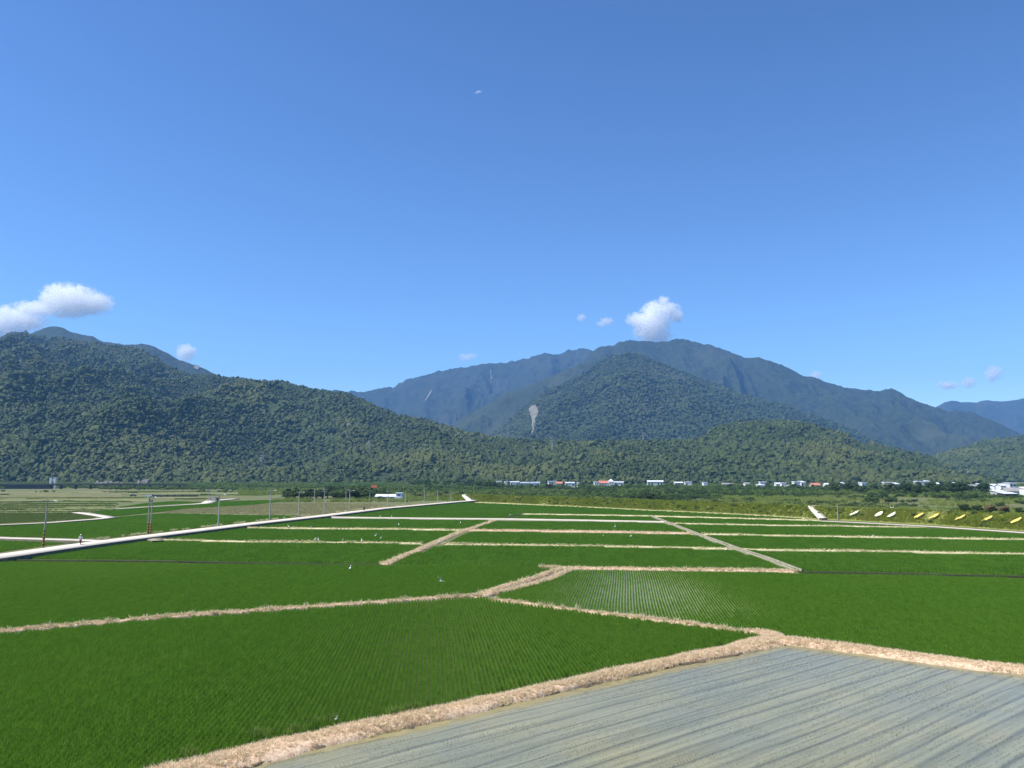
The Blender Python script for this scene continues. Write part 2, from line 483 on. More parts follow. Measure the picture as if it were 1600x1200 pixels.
SK0 = [(-260, 560), (-120, 545), (-40, 532), (0, 527.6), (16, 519), (33, 518.5), (55, 523.5), (77, 530), (93, 526), (115, 530), (154, 536), (192, 540), (212, 543), (234, 554), (261, 570), (286, 580), (305, 585), (330, 584), (355, 588), (379, 589.5), (400, 594.5), (453, 599), (487, 608), (534, 612.5), (569, 625), (600, 640.6), (625, 650), (659, 654), (681, 659), (712, 672), (737, 676.5), (775, 681), (837, 685.5), (910, 686.5), (992, 687), (1085, 687), (1105, 677), (1130, 664), (1155, 659), (1200, 658), (1250, 659), (1275, 664), (1300, 672), (1325, 681), (1345, 691), (1380, 697.5), (1415, 706), (1440, 712.5), (1465, 720), (1487, 735), (1502, 745), (1518, 751), (1560, 754)]
H0 = Hill(SK0, [(-260, 3900), (0, 3700), (330, 3000), (600, 2500), (740, 2150), (900, 1950), (1085, 1950), (1200, 2250), (1440, 2150), (1560, 1700)], 1330, 500, 560, 120, 21, gully=.32, wl=460, lift=7, fine=6)
SK1 = [(1380, 752), (1430, 730), (1465, 715), (1500, 702), (1550, 690), (1600, 681), (1660, 668), (1760, 650)]
H1 = Hill(SK1, [(1380, 2700), (1760, 3300)], 2000, 500, 180, 70, 33, gully=.2, wl=380, lift=6, fine=4)
SK2 = [(-260, 600), (-100, 560), (0, 540), (30, 527), (49.5, 520.7), (66, 512.5), (82, 509), (99, 512.5), (115, 519), (143, 525), (162, 533), (192, 538), (220, 536), (242, 541), (261, 551), (278, 562), (297, 567.5), (311, 571.6), (324, 578), (338, 584), (420, 622), (520, 680)]
H2 = Hill(SK2, [(-260, 5600), (520, 5200)], 3800, 900, 320, 70, 47, gully=.2, wl=600, fine=7, lift=3)
SK3 = [(640, 740), (700, 712), (760, 684), (790, 664), (806, 648), (825, 631), (849, 613), (882, 598), (918, 580), (940, 562), (959, 555), (981, 552), (1003, 554), (1020, 563), (1047, 573), (1075, 584), (1116, 598), (1144, 609), (1175, 622), (1200, 628), (1225, 631), (1250, 642.5), (1275, 650), (1300, 660), (1325, 670), (1350, 679), (1385, 692), (1440, 712), (1500, 730)]
H3 = Hill(SK3, [(640, 4200), (981, 4500), (1500, 4200)], 2700, 700, 420, 110, 59, gully=.22, wl=520, lift=7, fine=6)
SK4 = [(560, 720), (640, 690), (703, 664), (735, 645), (760, 632), (790, 612), (820, 604), (860, 588), (890, 574), (905, 570), (925, 566), (1000, 575), (1100, 620), (1200, 680)]
H4 = Hill(SK4, [(560, 5800), (1200, 5800)], 4600, 700, 420, 110, 61, gully=.36, wl=480, fine=14)
SK5 = [(700, 720), (800, 650), (860, 605), (890, 582), (910, 565), (926, 548), (940, 541), (959, 540), (968, 533), (987, 532), (1020, 534), (1042, 533), (1050, 530), (1069, 529.5), (1086, 534), (1108, 538.6), (1135, 548), (1160, 557), (1185, 559), (1200, 563.5), (1225, 572.5), (1250, 585), (1280, 593), (1310, 602.5), (1340, 608), (1375, 612.5), (1392, 608), (1405, 611), (1417, 620), (1437, 629), (1460, 636), (1480, 642), (1500, 640.5), (1520, 645), (1545, 655), (1570, 666), (1600, 679), (1640, 695), (1760, 730)]
H5 = Hill(SK5, [(700, 6500), (1069, 6700), (1760, 5700)], 4400, 1200, 760, 180, 73, gully=.32, wl=600, fine=16)
SK6 = [(380, 640), (440, 616), (500, 609), (525, 610), (556, 612), (578, 611), (600, 606), (619, 604), (634, 592), (666, 585), (697, 576.6), (737, 572), (753, 568), (797, 566), (822, 561), (831, 556), (850, 551.6), (875, 554.7), (887, 547.5), (900, 546), (904, 544), (921, 545.5), (935, 550), (1000, 590), (1080, 650)]
H6 = Hill(SK6, [(380, 8700), (1080, 8700)], 6300, 1200, 600, 130, 83, gully=.30, wl=700, fine=18)
SK7 = [(1400, 680), (1440, 650), (1462, 636), (1475, 629), (1487, 626), (1507, 629), (1525, 629), (1542, 625), (1565, 628), (1585, 625), (1600, 623), (1660, 610), (1780, 600)]
H7 = Hill(SK7, [(1400, 9800), (1780, 9800)], 8000, 1200, 160, 50, 97, gully=.25, wl=900, fine=10)
hill_specs = [(H0, 'hill', M['hill_near'], 'long green forested hill rising behind the village and the fields'),
              (H1, 'hill', M['hill_near'], 'brownish green hill with pale rock outcrops beside the valley mouth'),
              (H2, 'mountain', M['mountain'], 'blue grey ridge peeking out behind the tall wooded hill'),
              (H3, 'mountain', M['hill_near'], 'rounded wooded mountain with a pale landslide scar'),
              (H4, 'mountain', M['mountain'], 'hazy blue spur between the scarred mountain and the far ridge'),
              (H5, 'mountain', M['mountain'], 'broad hazy summit under the white cloud'),
              (H6, 'mountain', M['mountain_far'], 'long far blue ridge with thin pale slides'),
              (H7, 'mountain', M['mountain_far'], 'faintest pale blue mountain range beyond the valley mouth')]
for h, nm, mm, lb in hill_specs:
    tag(h.build(nm, mm), lb, nm, kind='structure')

# bare patches and clearings lie on the slopes; the forest leaves them out
M['rubble'] = mat('pale_rubble', (.30, .28, .24), .95, color2=(.20, .18, .15), scale=.3)
M['scar'] = mat('landslide_gravel', (.25, .235, .19), .95, color2=(.09, .09, .06), scale=.045, bump=1.0, bscale=.2)
M['scar_far'] = mat('far_slide_rock', (.22, .21, .20), .95, color2=(.17, .16, .14), scale=.02)
M['clearing'] = mat('clearing_grass', (.075, .105, .032), .95, color2=(.05, .078, .024), scale=.05, bump=.6, bscale=.3)
patches = [
    (H3, [(826, 642), (830, 637), (836, 636), (840, 642), (841, 650), (838, 656), (836, 663), (836, 668), (834, 675), (832, 683), (829, 683), (831, 672), (832, 664), (830, 656), (827.5, 650)], M['scar'], 'landslide_scar', 'pale landslide scar with a narrow tail down the rounded mountain', 11),
    (H0, [(412, 637), (424, 627), (438, 624), (456, 625), (452, 632), (442, 637), (432, 645), (420, 647)], M['clearing'], 'clearing', 'light green grassy clearing high on the wooded hill', 3),
    (H0, [(316, 619), (326, 615), (340, 618), (372, 622), (366, 626), (340, 625), (322, 624)], M['clearing'], 'clearing', 'narrow pale green clearing below the hill shoulder', 3),
    (H0, [(541, 664), (545, 660), (548, 662), (547, 668), (542, 669)], M['scar'], 'bare_patch', 'small pale bare patch of soil among trees on the hill', 3),
    (H1, [(1505, 739), (1512, 735), (1518, 737), (1524, 735), (1531, 739), (1526, 743), (1518, 745), (1508, 743)], M['scar'], 'rock_outcrop', 'pale grey rock outcrop low on the brownish hill', 4),
    (H6, [(766, 579), (767.2, 579), (768, 586), (769, 593), (767.6, 594), (766.6, 588)], M['scar_far'], 'landslide_scar', 'thin white slide high on the far blue ridge', 10),
    (H6, [(672.5, 613), (675, 610), (673.5, 616), (669.5, 622), (665.5, 628), (664.5, 627), (668.5, 620)], M['scar_far'], 'landslide_scar', 'forked pale slide low on the far blue ridge', 10),
    (H2, [(303, 572), (309, 570), (313, 575), (309, 579), (304, 577)], M['scar_far'], 'bare_patch', 'pale bare ground where the blue ridge drops behind the hill', 6)]
holes = {}
for h, poly, mm, nm, lb, lift in patches:
    holes.setdefault(id(h), []).append(poly)
    xs, ys = [p[0] for p in poly], [p[1] for p in poly]
    nxg, nyg = 44, 44
    gx, gy = np.meshgrid(np.linspace(min(xs), max(xs), nxg), np.linspace(max(ys), min(ys), nyg))
    V = h.hit(gx.ravel(), gy.ravel()).reshape(nyg, nxg, 3)
    V[..., 2] += lift; V[..., 1] -= lift * .5
    mx_, my_ = (gx[:-1, :-1] + gx[1:, 1:]).ravel() / 2, (gy[:-1, :-1] + gy[1:, 1:]).ravel() / 2
    amp = 1.6 if h is H3 else .5
    ins = in_poly(mx_ + amp * fbm(mx_ / 2.2, my_ / 2.2, 3, 3), my_ + amp * fbm(mx_ / 2.2 + 7, my_ / 2.2, 3, 4), poly)
    idx = np.arange(nxg * nyg).reshape(nyg, nxg)
    q = np.stack([idx[:-1, :-1], idx[:-1, 1:], idx[1:, 1:], idx[1:, :-1]], -1).reshape(-1, 4)[ins]
    used = np.unique(q); rem = -np.ones(nxg * nyg, int); rem[used] = np.arange(len(used))
    o = mk(nm, V.reshape(-1, 3)[used], rem[q], mm, smooth=True)
    tag(o, lb, nm.replace('_', ' '), kind='structure')

def forest(h, n, r0, r1, protos, label, name='forest'):
    P, a, t = h.points(n)
    px, py = to_px(P + np.array([0, 0, 4]))
    keep = np.ones(len(P), bool)
    for poly in holes.get(id(h), []): keep &= ~in_poly(px, py, poly) | ((RNG.random(len(P)) < .12) & (h is H0))
    keep &= fbm(P[:, 0] / 70, P[:, 1] / 70, 3, 5) > -.62
    P = P[keep]
    s = RNG.uniform(r0, r1, len(P)) * (1 + .55 * fbm(P[:, 0] / 160, P[:, 1] / 160, 3, 9)) * np.where(RNG.random(len(P)) < .08, 1.55, 1)
    sc = np.stack([s, s, s * RNG.uniform(.8, 1.35, len(P))], 1)
    P = P + np.stack([0 * s, 0 * s, s * .15], 1)
    return scatter(name, P, protos, None, sc, label, 'forest')
forest(H0, 150000, 2.5, 5.8, C_CAN, 'dense green broadleaf forest covering the long hill behind the village')
forest(H1, 22000, 4, 7.5, C_CAN, 'brownish green forest covering the hill with rock outcrops')
forest(H3, 70000, 4.5, 8.5, C_CANM, 'dark forest covering the rounded mountain with the landslide scar')

# ------------------------------------------------------------------ lines on the valley floor
def dens(pts, step):
    out = [np.array(pts[0], float)]
    for p, q in zip(pts[:-1], pts[1:]):
        p, q = np.array(p, float), np.array(q, float); n = max(1, int(np.linalg.norm(q - p) / step))
        out += [p + (q - p) * (k + 1) / n for k in range(n)]
    return np.array(out)
def frame(C):
    T = np.gradient(C, axis=0); T /= np.linalg.norm(T, axis=1)[:, None] + 1e-9
    return T, np.stack([-T[:, 1], T[:, 0]], 1)
def ribbon(name, ctr, w, prof, m, z0=0.0, nz=0.0, step=1.0, wv=0.0, smooth=True, parent=None, zs=None, seed=1, taper=0.0):
    """prof: [(side -1..1, height)]; ctr: ground points; w may be a list per point"""
    C = dens(ctr, step); T, N = frame(C)
    if hasattr(w, '__len__'):
        L = np.concatenate([[0], np.cumsum(np.linalg.norm(np.diff(np.array(ctr, float), axis=0), axis=1))])
        l = np.concatenate([[0], np.cumsum(np.linalg.norm(np.diff(C, axis=0), axis=1))])
        W = np.interp(l, L, w)
    else: W = np.full(len(C), float(w))
    if wv: W = W * (1 + wv * fbm(C[:, 0] / 2.2, C[:, 1] / 2.2, 3, seed))
    if zs is not None:
        L = np.concatenate([[0], np.cumsum(np.linalg.norm(np.diff(np.array(ctr, float), axis=0), axis=1))])
        l = np.concatenate([[0], np.cumsum(np.linalg.norm(np.diff(C, axis=0), axis=1))])
        Zb = np.interp(l, L, zs)
    else: Zb = np.full(len(C), z0)
    rows = []
    for s, h in prof:
        off = N * (W * s / 2)[:, None]
        x, y = C[:, 0] + off[:, 0], C[:, 1] + off[:, 1]
        hh = h
        if taper:
            le = np.concatenate([[0], np.cumsum(np.linalg.norm(np.diff(C, axis=0), axis=1))])
            hh = h * np.sqrt(np.clip(np.minimum(le, le[-1] - le) / taper, 0, 1))
        z = Zb + hh
        if nz and h > 0: z = z + nz * fbm(x / .7, y / .7, 3, seed)
        if wv: x = x + .12 * vnoise(x * 1.3, y * 1.3, seed) * wv * 4; y = y + .12 * vnoise(x * 1.3 + 9, y * 1.3, seed) * wv * 4
        rows.append(np.stack([x, y, z], 1))
    V = np.stack(rows, 0)[::-1]
    return grid_mesh(name, V, m, smooth, parent), C, N, W
ROUND = [(-1, 0), (-.9, .18), (-.7, .36), (-.4, .45), (0, .48), (.4, .45), (.7, .36), (.9, .18), (1, 0)]
def scaled(p, h): return [(a, b * h) for a, b in p]
BOXP = [(-1, 0), (-1, 1), (1, 1), (1, 0)]
def spread(C, N, W, per_m, hgt, z0=0.0, frac=.95):
    n = int(np.linalg.norm(np.diff(C, axis=0), axis=1).sum() * per_m)
    i = RNG.integers(0, len(C) - 1, n); f = RNG.random(n)[:, None]
    P = C[i] * (1 - f) + C[i + 1] * f
    s = RNG.uniform(-frac, frac, n); P = P + N[i] * (W[i] * s / 2)[:, None]
    z = z0 + hgt * (1 - np.abs(s) ** 3)
    return np.column_stack([P, z]), s
BUNDS = 'straw covered bunds'
def bund(pts, w, h, label, per_m=14, near=False, sc=(.7, 1.3), m=None, cl=None, step=1.0, gpx=True):
    g = GL(pts) if gpx else pts
    o, C, N, W = ribbon('field_bund', g, w, scaled(ROUND, h / .48), M['bund' if near else 'bund_thin'] if m is None else m, -.02, .10 if near else .06, step, .25, seed=len(pts) + int(pts[0][0]) % 97, taper=1.2)
    tag(o, label, 'bund', kind='structure')
    if per_m:
        P, s = spread(C, N, W, per_m, h * .92)
        k = fbm(P[:, 0] / 5, P[:, 1] / 5, 3, 4)
        keep = k > -.55; P = P[keep]; k = k[keep]
        sz = RNG.uniform(*sc, len(P)) * (1 + .6 * k) * (1.0 if per_m > 60 else (.66 if near else .55))
        g = scatter('dry_grass', P, cl or (C_STRAW if near else C_STRAWG), None, sz, parent=None, tilt=.25 if near else .12)
        g.parent = o
        if near:
            P2, s2 = spread(C, N, W, 1.2 if per_m > 60 else max(2, per_m * .07), h * .9)
            g2 = scatter('tall_dry_grass', P2, C_STRAWG, None, RNG.uniform(.5, 1.15, len(P2)) * (.55 if per_m > 60 else 1), tilt=.2); g2.parent = o
    return o, C, N, W
# thick foreground bund between rice and flooded field: given by its two edges
B1u = GL([(90, 1242), (250, 1199), (400, 1162), (469, 1144), (575, 1126), (665, 1107), (775, 1083), (900, 1057), (1015, 1031), (1083, 1017), (1163, 1001), (1190, 992)], .35)
B1l = GL([(210, 1252), (387, 1200), (440, 1184), (503, 1168), (594, 1147), (712, 1122), (806, 1101), (908, 1077), (998, 1057), (1066, 1041), (1154, 1024), (1216, 1011)])
def resamp(p, n):
    p = np.array(p, float); l = np.concatenate([[0], np.cumsum(np.linalg.norm(np.diff(p, axis=0), axis=1))])
    return np.column_stack([np.interp(np.linspace(0, l[-1], n), l, p[:, k]) for k in range(2)])
a_, b_ = resamp(B1u, 12), resamp(B1l, 12)
bund([tuple(p) for p in (a_ + b_) / 2], list(np.linalg.norm(a_ - b_, axis=1)), .42, 'thick straw covered bund between the rice and the flooded field', 150, True, (.35, .85), gpx=False, step=.35)
bund([(1190, 1001), (1243, 1006), (1306, 1014), (1422, 1029), (1504, 1040), (1600, 1051), (1760, 1073)], [2.2, 1.9, 2.0, 1.9, 2.0, 2.0, 2.0], .40, 'straw bund along the far side of the flooded field', 90, True, (.35, .85), step=.4)
bund([(1160, 991), (1180, 990.5), (1200, 994), (1215, 1001)], [1.0, 1.5, 2.0, 1.5], .36, 'short curl of straw bund at the corner of the flooded field', 70, True, (.35, .8), step=.4)
bund([(768, 939), (800, 943), (936, 961), (1015, 970), (1083, 979), (1158, 990)], .62, .28, 'narrow straw bund cutting diagonally between two rice plots', 32, True, (.6, 1.25), step=.5)
bund([(-90, 998), (0, 990.6), (47, 986), (200, 972.5), (312, 963.5), (500, 950), (587, 944), (712, 935), (748, 932.5)], .72, .30, 'long straw bund crossing the rice towards the bund fork', 34, True, (.6, 1.35), step=.5)
for off, lb in ((1.0, 'outer straw bank of the dry ditch at the bund fork'), (-1.0, 'inner straw bank of the dry ditch at the bund fork')):
    g = np.array(GL([(744, 934), (781, 925.5), (814, 916), (846, 907), (886, 890.5)]))
    T, N = frame(g)
    bund([tuple(p) for p in g + N * off * np.array([.1, .9, 1.15, 1.15, .9])[:, None]], .95, .34, lb, 34, True, (.6, 1.2), gpx=False, step=.5)
o, C, N, W = ribbon('dry_ditch', GL([(778, 926.3), (790, 923), (814, 916), (846, 907), (882, 892)]), 1.7, [(-1, .1), (0, .06), (1, .1)], M['soil'], .0)
tag(o, 'brown dry ditch bed between two straw banks', 'ditch', kind='structure')
bund([(842, 888), (885, 889), (998, 891), (1111, 892.4), (1200, 894), (1246, 895)], 1.0, .32, 'straw bund running from the ditch end to the concrete channel corner', 34, True, (.7, 1.4), step=.7)
bund([(600, 882.5), (607, 880.5), (650, 863), (687.5, 846), (720, 832), (737, 827), (772, 814.5)], 1.45, .34, 'wide straw bund slanting away towards the concrete path', 34, True, (.8, 1.5), step=.8)
bund([(364, 825.5), (610, 827.8), (717, 829.3), (730, 829.6)], 1.2, .34, 'straw bund between the road and the slanting bund', 14, False, (.7, 1.3), step=1.2)
bund([(730, 829.6), (800, 830.4), (919, 831.8), (1083, 835)], 1.7, .36, 'broad pale straw bund between slanting bund and concrete channel', 24, True, (.8, 1.5), step=1.2)
bund([(247, 844.5), (400, 847.8), (575, 849.6), (662, 850.3)], .9, .32, 'straw bund starting at the road culvert', 12, False, (.7, 1.4), step=1.2)
bund([(690, 851.6), (800, 852.6), (947, 855), (1146, 859)], .9, .32, 'straw bund between the slanting bund and the channel crossing', 12, False, (.7, 1.3), step=1.2)
bund([(1150, 859.2), (1200, 860.8), (1400, 863.6), (1600, 867.4), (1760, 870)], .8, .32, 'green tinged bund right of the channel crossing', 12, False, (.6, 1.2), step=1.2)
bund([(1095, 835.6), (1200, 837.6), (1387, 841), (1600, 844.4), (1760, 847.6)], .8, .32, 'green tinged bund starting at the middle of the channel', 11, False, (.6, 1.2), step=1.2)
bund([(1048, 818.4), (1200, 821.6), (1325, 823.2), (1460, 825.4)], .8, .30, 'low grassy bund ending at the levee road', 9, False, (.6, 1.1), step=1.5)
bund([(815, 803.6), (1017, 806.9), (1087, 808.9), (1200, 811.9), (1284, 814)], 1.4, .32, 'far grassy bund parallel to the levee', 10, False, (.6, 1.1), step=1.5)
bund([(742, 785.4), (890, 791.6), (1003, 797.4), (1101, 802), (1200, 807), (1265, 811.5)], 1.4, .3, 'dry grass strip at the foot of the levee', 8, False, (.6, 1.1), step=2)

# concrete path, channels
o, *_ = ribbon('concrete_path', GL([(484, 809), (595, 810.6), (725, 812), (800, 812.6), (925, 814.6), (1042, 817)]), [1.6, 1.4, 2.6, 2.6, 1.2, 1.0], [(-1, 0), (-1, .45), (1, .45), (1, 0)], M['concrete'], 0, smooth=False, step=4)
tag(o, 'narrow pale concrete path branching off the road between fields', 'path', kind='structure')
ch = GL([(1017, 807.2), (1042, 817.5), (1087, 835.5), (1149, 858.8), (1200, 876), (1248, 895)])
cg = np.array(dens(ch, 3)); T, N = frame(cg)
chan = empty('concrete_channel', (0, 0, 0)); tag(chan, 'straight concrete irrigation channel slanting through the rice', 'channel')
for s in (-1, 1):
    ribbon('channel_wall', [tuple(p) for p in cg + N * s * .5], .2, [(-1, 0), (-1, .46), (1, .46), (1, 0)], M['concrete_old'], 0, smooth=False, step=3, parent=chan)
ribbon('channel_bed', [tuple(p) for p in cg], .78, [(-1, .08), (1, .08)], M['ditch'], 0, smooth=False, step=3, parent=chan)
for nm, pts, lb in (('D1', [(-80, 874.5), (0, 876), (100, 877.5), (250, 878.5), (400, 881.5), (592, 884.4)], 'dark narrow ditch between rice plots below the road'),
                    ('D2', [(1249, 895.4), (1405, 898), (1600, 903), (1760, 907)], 'dark narrow ditch starting at the channel corner')):
    g = np.array(GL(pts)); g = dens([tuple(p) for p in g], 3); T, N = frame(g)
    dt = empty('irrigation_ditch', (0, 0, 0)); tag(dt, lb, 'ditch')
    ribbon('ditch_bed', [tuple(p) for p in g], .9, [(-1, .05), (1, .05)], M['ditch'], 0, smooth=False, step=3, parent=dt)
    ribbon('ditch_lip', [tuple(p) for p in g + N * .6], .16, [(-1, 0), (-1, .2), (1, .2), (1, 0)], M['ditch_lip'], 0, smooth=False, step=3, parent=dt)
    ribbon('ditch_bank', [tuple(p) for p in g - N * .62], .3, [(-1, 0), (-1, .3), (1, .3), (1, 0)], M['ditch'], 0, smooth=False, step=3, parent=dt)
o, *_ = ribbon('irrigation_ditch', GL([(784, 811.6), (800, 807.5), (815, 803.8)]), 1.2, [(-1, .1), (1, .1)], M['ditch'], 0, smooth=False, step=3)
tag(o, 'short dark ditch linking the path and the far bund', 'ditch')

# roads
def road(pts, w, h, label, name='road', m=None):
    g = GL(pts, h)
    o, C, N, W = ribbon(name, g, w, [(-1, 0), (-1, h), (1, h), (1, 0)], m or M['concrete'], 0, smooth=False, step=3)
    o.data.materials.append(M['curbwall'])  # side walls get the dark tone that paints in their shade
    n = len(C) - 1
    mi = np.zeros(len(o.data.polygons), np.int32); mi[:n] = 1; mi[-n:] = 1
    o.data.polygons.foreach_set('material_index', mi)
    return tag(o, label, name, kind='structure')
road([(-120, 885), (-40, 874), (0, 869), (67, 859.5), (150, 848), (225, 838.5), (340, 824.5), (400, 817.3), (500, 806.3), (600, 794), (715, 783.8), (745, 781.5)], 5.4, .75, 'long pale concrete farm road lined with utility poles')
road([(-90, 838.5), (0, 840), (125, 843.5), (160, 845)], [3.2, 3.2, 3.2, 3.0], .7, 'side lane joining the pale farm road beside the scooter')
road([(-80, 823.5), (0, 820), (75, 816.7), (150, 811), (172, 808.6)], [2.0, 2.2, 2.6, 3.0, 3.2], .5, 'curved pale field track below the olive field', 'track')
road([(172, 808.4), (157, 805.5), (135, 802.2), (121, 800.5)], 4.0, .5, 'short kinked leg of track at the olive field corner', 'track')
road([(181, 795.3), (225, 792.3), (300, 788), (322, 786.3), (330, 782.5), (368, 779.2)], [2.2, 2.5, 3.0, 5.0, 6.0, 4.5], .4, 'bright concrete lane leading to the pump house', 'track')
road([(1284, 814), (1340, 816.3), (1450, 822), (1600, 832), (1770, 845)], 3.0, .45, 'pale concrete road along the foot of the levee', 'road')
road([(236, 839.5), (243, 843), (247, 844.6)], [3.5, 2.6, 2.2], .5, 'small concrete ramp from the road down to the bund', 'ramp', M['concrete_old'])

# ------------------------------------------------------------------ fields
def field_base(pts, m, label, z=.02, name='paddy_field', gpx=True):
    g = GL(pts) if gpx else pts
    o = mk(name, [(x, y, z) for x, y in g], [tuple(range(len(g)))], m)
    return tag(o, label, 'field', kind='structure')
def rice(pts, label, az, near, sparse=None, sc=(.85, 1.1), base=None):
    field_base(pts, base or M['paddy'], 'ground under the ' + label.replace('rice', 'rice plants', 1) if False else label.replace('rice', 'wet paddy ground under rice', 1))
    g = GL(pts); A = np.array(g)
    ca, sa = math.cos(az), math.sin(az)               # row direction: az from +Y towards +X
    u = A[:, 0] * ca - A[:, 1] * sa; v = A[:, 0] * sa + A[:, 1] * ca
    du, dv = (.3, 1.0) if near else (1.2, 3.0)
    U, Vv = np.meshgrid(np.arange(u.min(), u.max(), du), np.arange(v.min(), v.max(), dv))
    U, Vv = U.ravel(), Vv.ravel()
    Vv = Vv + RNG.uniform(-.1, .1, len(U)) * dv * .3
    if near: U = U + .06 * np.sin(Vv * .13) + .10 * np.sin(Vv * .05 + 1)
    x, y = U * ca + Vv * sa, -U * sa + Vv * ca
    k = in_poly(x, y, g)
    px, py = to_px(np.column_stack([x, y, 0 * x]))
    k &= (px > -60) & (px < 1660) & (py < 1235)
    x, y = x[k], y[k]
    s = RNG.uniform(*sc, len(x)) * (1 + .10 * fbm(x / 9, y / 9, 3, 2))
    s2 = s.copy()
    if sparse is not None:
        f = sparse(px[k], py[k]); s2 = s * (1 - .45 * f); s = s * (1 - .35 * f)
        drop = RNG.random(len(x)) < 0
        x, y, s, s2 = x[~drop], y[~drop], s[~drop], s2[~drop]
    n = len(x)
    S = np.column_stack([s2 * (1 if not near else 1.0), np.ones(n), s])
    rz = np.full(n, -az) + (RNG.integers(0, 2, n) * math.pi)
    return scatter('rice_crop', np.column_stack([x, y, np.full(n, .03)]), C_RICE if near else C_RICEF, rz, S, label, 'rice')
def sp_f2(px, py):
    f = np.exp(-(((px - 975) / 130) ** 2 + ((py - 925) / 24) ** 2)) * .8 + .35 * np.exp(-(((px - 1120) / 120) ** 2 + ((py - 950) / 22) ** 2))
    n = fbm(px / 60, py / 9, 3, 3)
    return np.clip(f * (1 + .5 * n), 0, 1)
def sp_f1(px, py):
    return np.clip(.30 * np.exp(-(((px - 690) / 110) ** 2 + ((py - 1050) / 70) ** 2)), 0, 1)
M['paddy_wet'] = mat('paddy_shallow_water', (.25, .27, .12), .4, color2=(.18, .21, .09), scale=.4, spec=.3)
VPR = lambda x: math.atan((x - 800) / F_PX)
rice([(-80, 1000), (0, 993), (200, 974.5), (500, 952.5), (712, 937), (752, 936), (770, 940.5), (936, 962.5), (1083, 981), (1160, 991.5), (1185, 995), (1163, 1003), (1015, 1033), (775, 1085), (575, 1128), (400, 1164), (250, 1201), (90, 1244), (-100, 1260)],
     'dense green rice in the plot beside the thick straw bund', VPR(680), True, sp_f1)
rice([(886, 893), (1000, 893.5), (1247, 898), (1400, 900.5), (1600, 906), (1700, 909), (1700, 1060), (1600, 1043), (1422, 1021), (1306, 1006), (1243, 1000), (1205, 990), (1160, 989), (1083, 977.5), (936, 959.5), (800, 941.5), (773, 938), (785, 929), (816, 919), (848, 910)],
     'rice with pale gaps between its rows, behind the flooded field', VPR(965), True, sp_f2, base=M['paddy_wet'])
rice([(-80, 878), (0, 879.5), (250, 881.5), (400, 884), (595, 885.4), (840, 887.8), (872, 889.5), (844, 902), (812, 913), (780, 922), (745, 930.5), (700, 934.5), (500, 949), (312, 962), (200, 971), (0, 989), (-80, 996)],
     'dense green rice between dark ditch and the long straw bund', VPR(900), True)
F = lambda pts, lb, a=900: rice(pts, lb, VPR(a), False)
F([(-60, 874), (0, 877), (60, 868.5), (150, 856), (225, 846), (250, 846.5), (400, 849.5), (660, 852), (608, 879), (596, 883), (400, 880), (250, 876.5), (0, 874)], 'bright rice plot below the road and above the dark ditch')
F([(692, 853.3), (800, 854), (947, 856.5), (1146, 861), (1196, 877), (1240, 893), (1111, 891), (998, 889.5), (885, 887), (842, 886.5), (612, 884), (610, 881), (652, 866)], 'bright rice plot in the middle between slanting bund and channel')
F([(275, 838), (362, 827), (610, 829.4), (714, 831), (684, 846), (664, 849), (575, 848), (400, 846), (262, 843)], 'rice strip between the road culvert bund and the next straw bund')
F([(737, 832), (800, 832.8), (919, 834), (1083, 837), (1140, 857.5), (947, 853.3), (800, 851), (694, 850), (722, 836)], 'rice strip below the broad pale straw bund')
F([(405, 820), (487, 811), (595, 812.2), (764, 814), (735, 825.5), (717, 828), (610, 826.5), (372, 824.5)], 'rice strip between the concrete path and the road side bund')
F([(775, 815), (925, 816.3), (1036, 818.5), (1078, 832.5), (919, 829.8), (800, 828.5), (738, 828)], 'rice strip above the broad pale straw bund')
F([(794, 811.5), (817, 805), (1015, 808.3), (1036, 815.5), (925, 812.8), (800, 811)], 'small rice wedge between concrete path and far grassy bund')
F([(492, 808), (560, 800.7), (610, 795), (720, 785.6), (742, 786.2), (890, 792.2), (1003, 798), (1101, 802.6), (1200, 807.6), (1265, 812), (1200, 810.8), (1017, 806), (815, 802.6), (782, 810.8), (595, 809.4)], 'large far rice plot spread below the levee')
F([(1022, 809), (1087, 810.3), (1200, 813.4), (1284, 815.6), (1340, 817.8), (1455, 823.6), (1325, 822), (1200, 820.4), (1048, 817)], 'thin rice strip at the levee road junction')
F([(1052, 820), (1200, 823), (1325, 824.5), (1470, 826.6), (1600, 835.5), (1720, 844), (1600, 842.8), (1387, 839.5), (1200, 836.2), (1094, 834)], 'rice strip along the levee road')
F([(1097, 837.5), (1200, 839.3), (1387, 842.6), (1600, 846), (1720, 848.4), (1720, 868), (1600, 865.6), (1400, 862), (1200, 859), (1152, 857.8)], 'rice strip between two green tinged bunds')
F([(1156, 861), (1200, 862.5), (1400, 865.4), (1600, 869.2), (1720, 871.4), (1720, 904), (1600, 901), (1405, 896.2), (1252, 893.8), (1202, 875.5)], 'rice plot between the channel and the dark ditch')
F([(-60, 824.5), (0, 821.8), (75, 818.6), (150, 812.8), (176, 809.8), (200, 807.4), (255, 803), (400, 806.2), (480, 806.4), (400, 814.3), (340, 821.3), (232, 834.5), (150, 842.5), (60, 839.5), (-60, 837)], 'deep green rice plot behind the two nearest utility poles', 700)
F([(-60, 843.5), (0, 844.3), (60, 846.8), (110, 848.8), (67, 853.5), (0, 863), (-60, 872)], 'rice triangle between the side lane and the road', 700)
F([(140, 800), (182, 797), (230, 793.6), (317, 788), (335, 784), (400, 782.5), (445, 781.5), (440, 784), (400, 788.5), (295, 794.5), (252, 800), (200, 805.2), (178, 807.2), (160, 804.5)], 'dark green rice strip beside the pale beige field', 700)
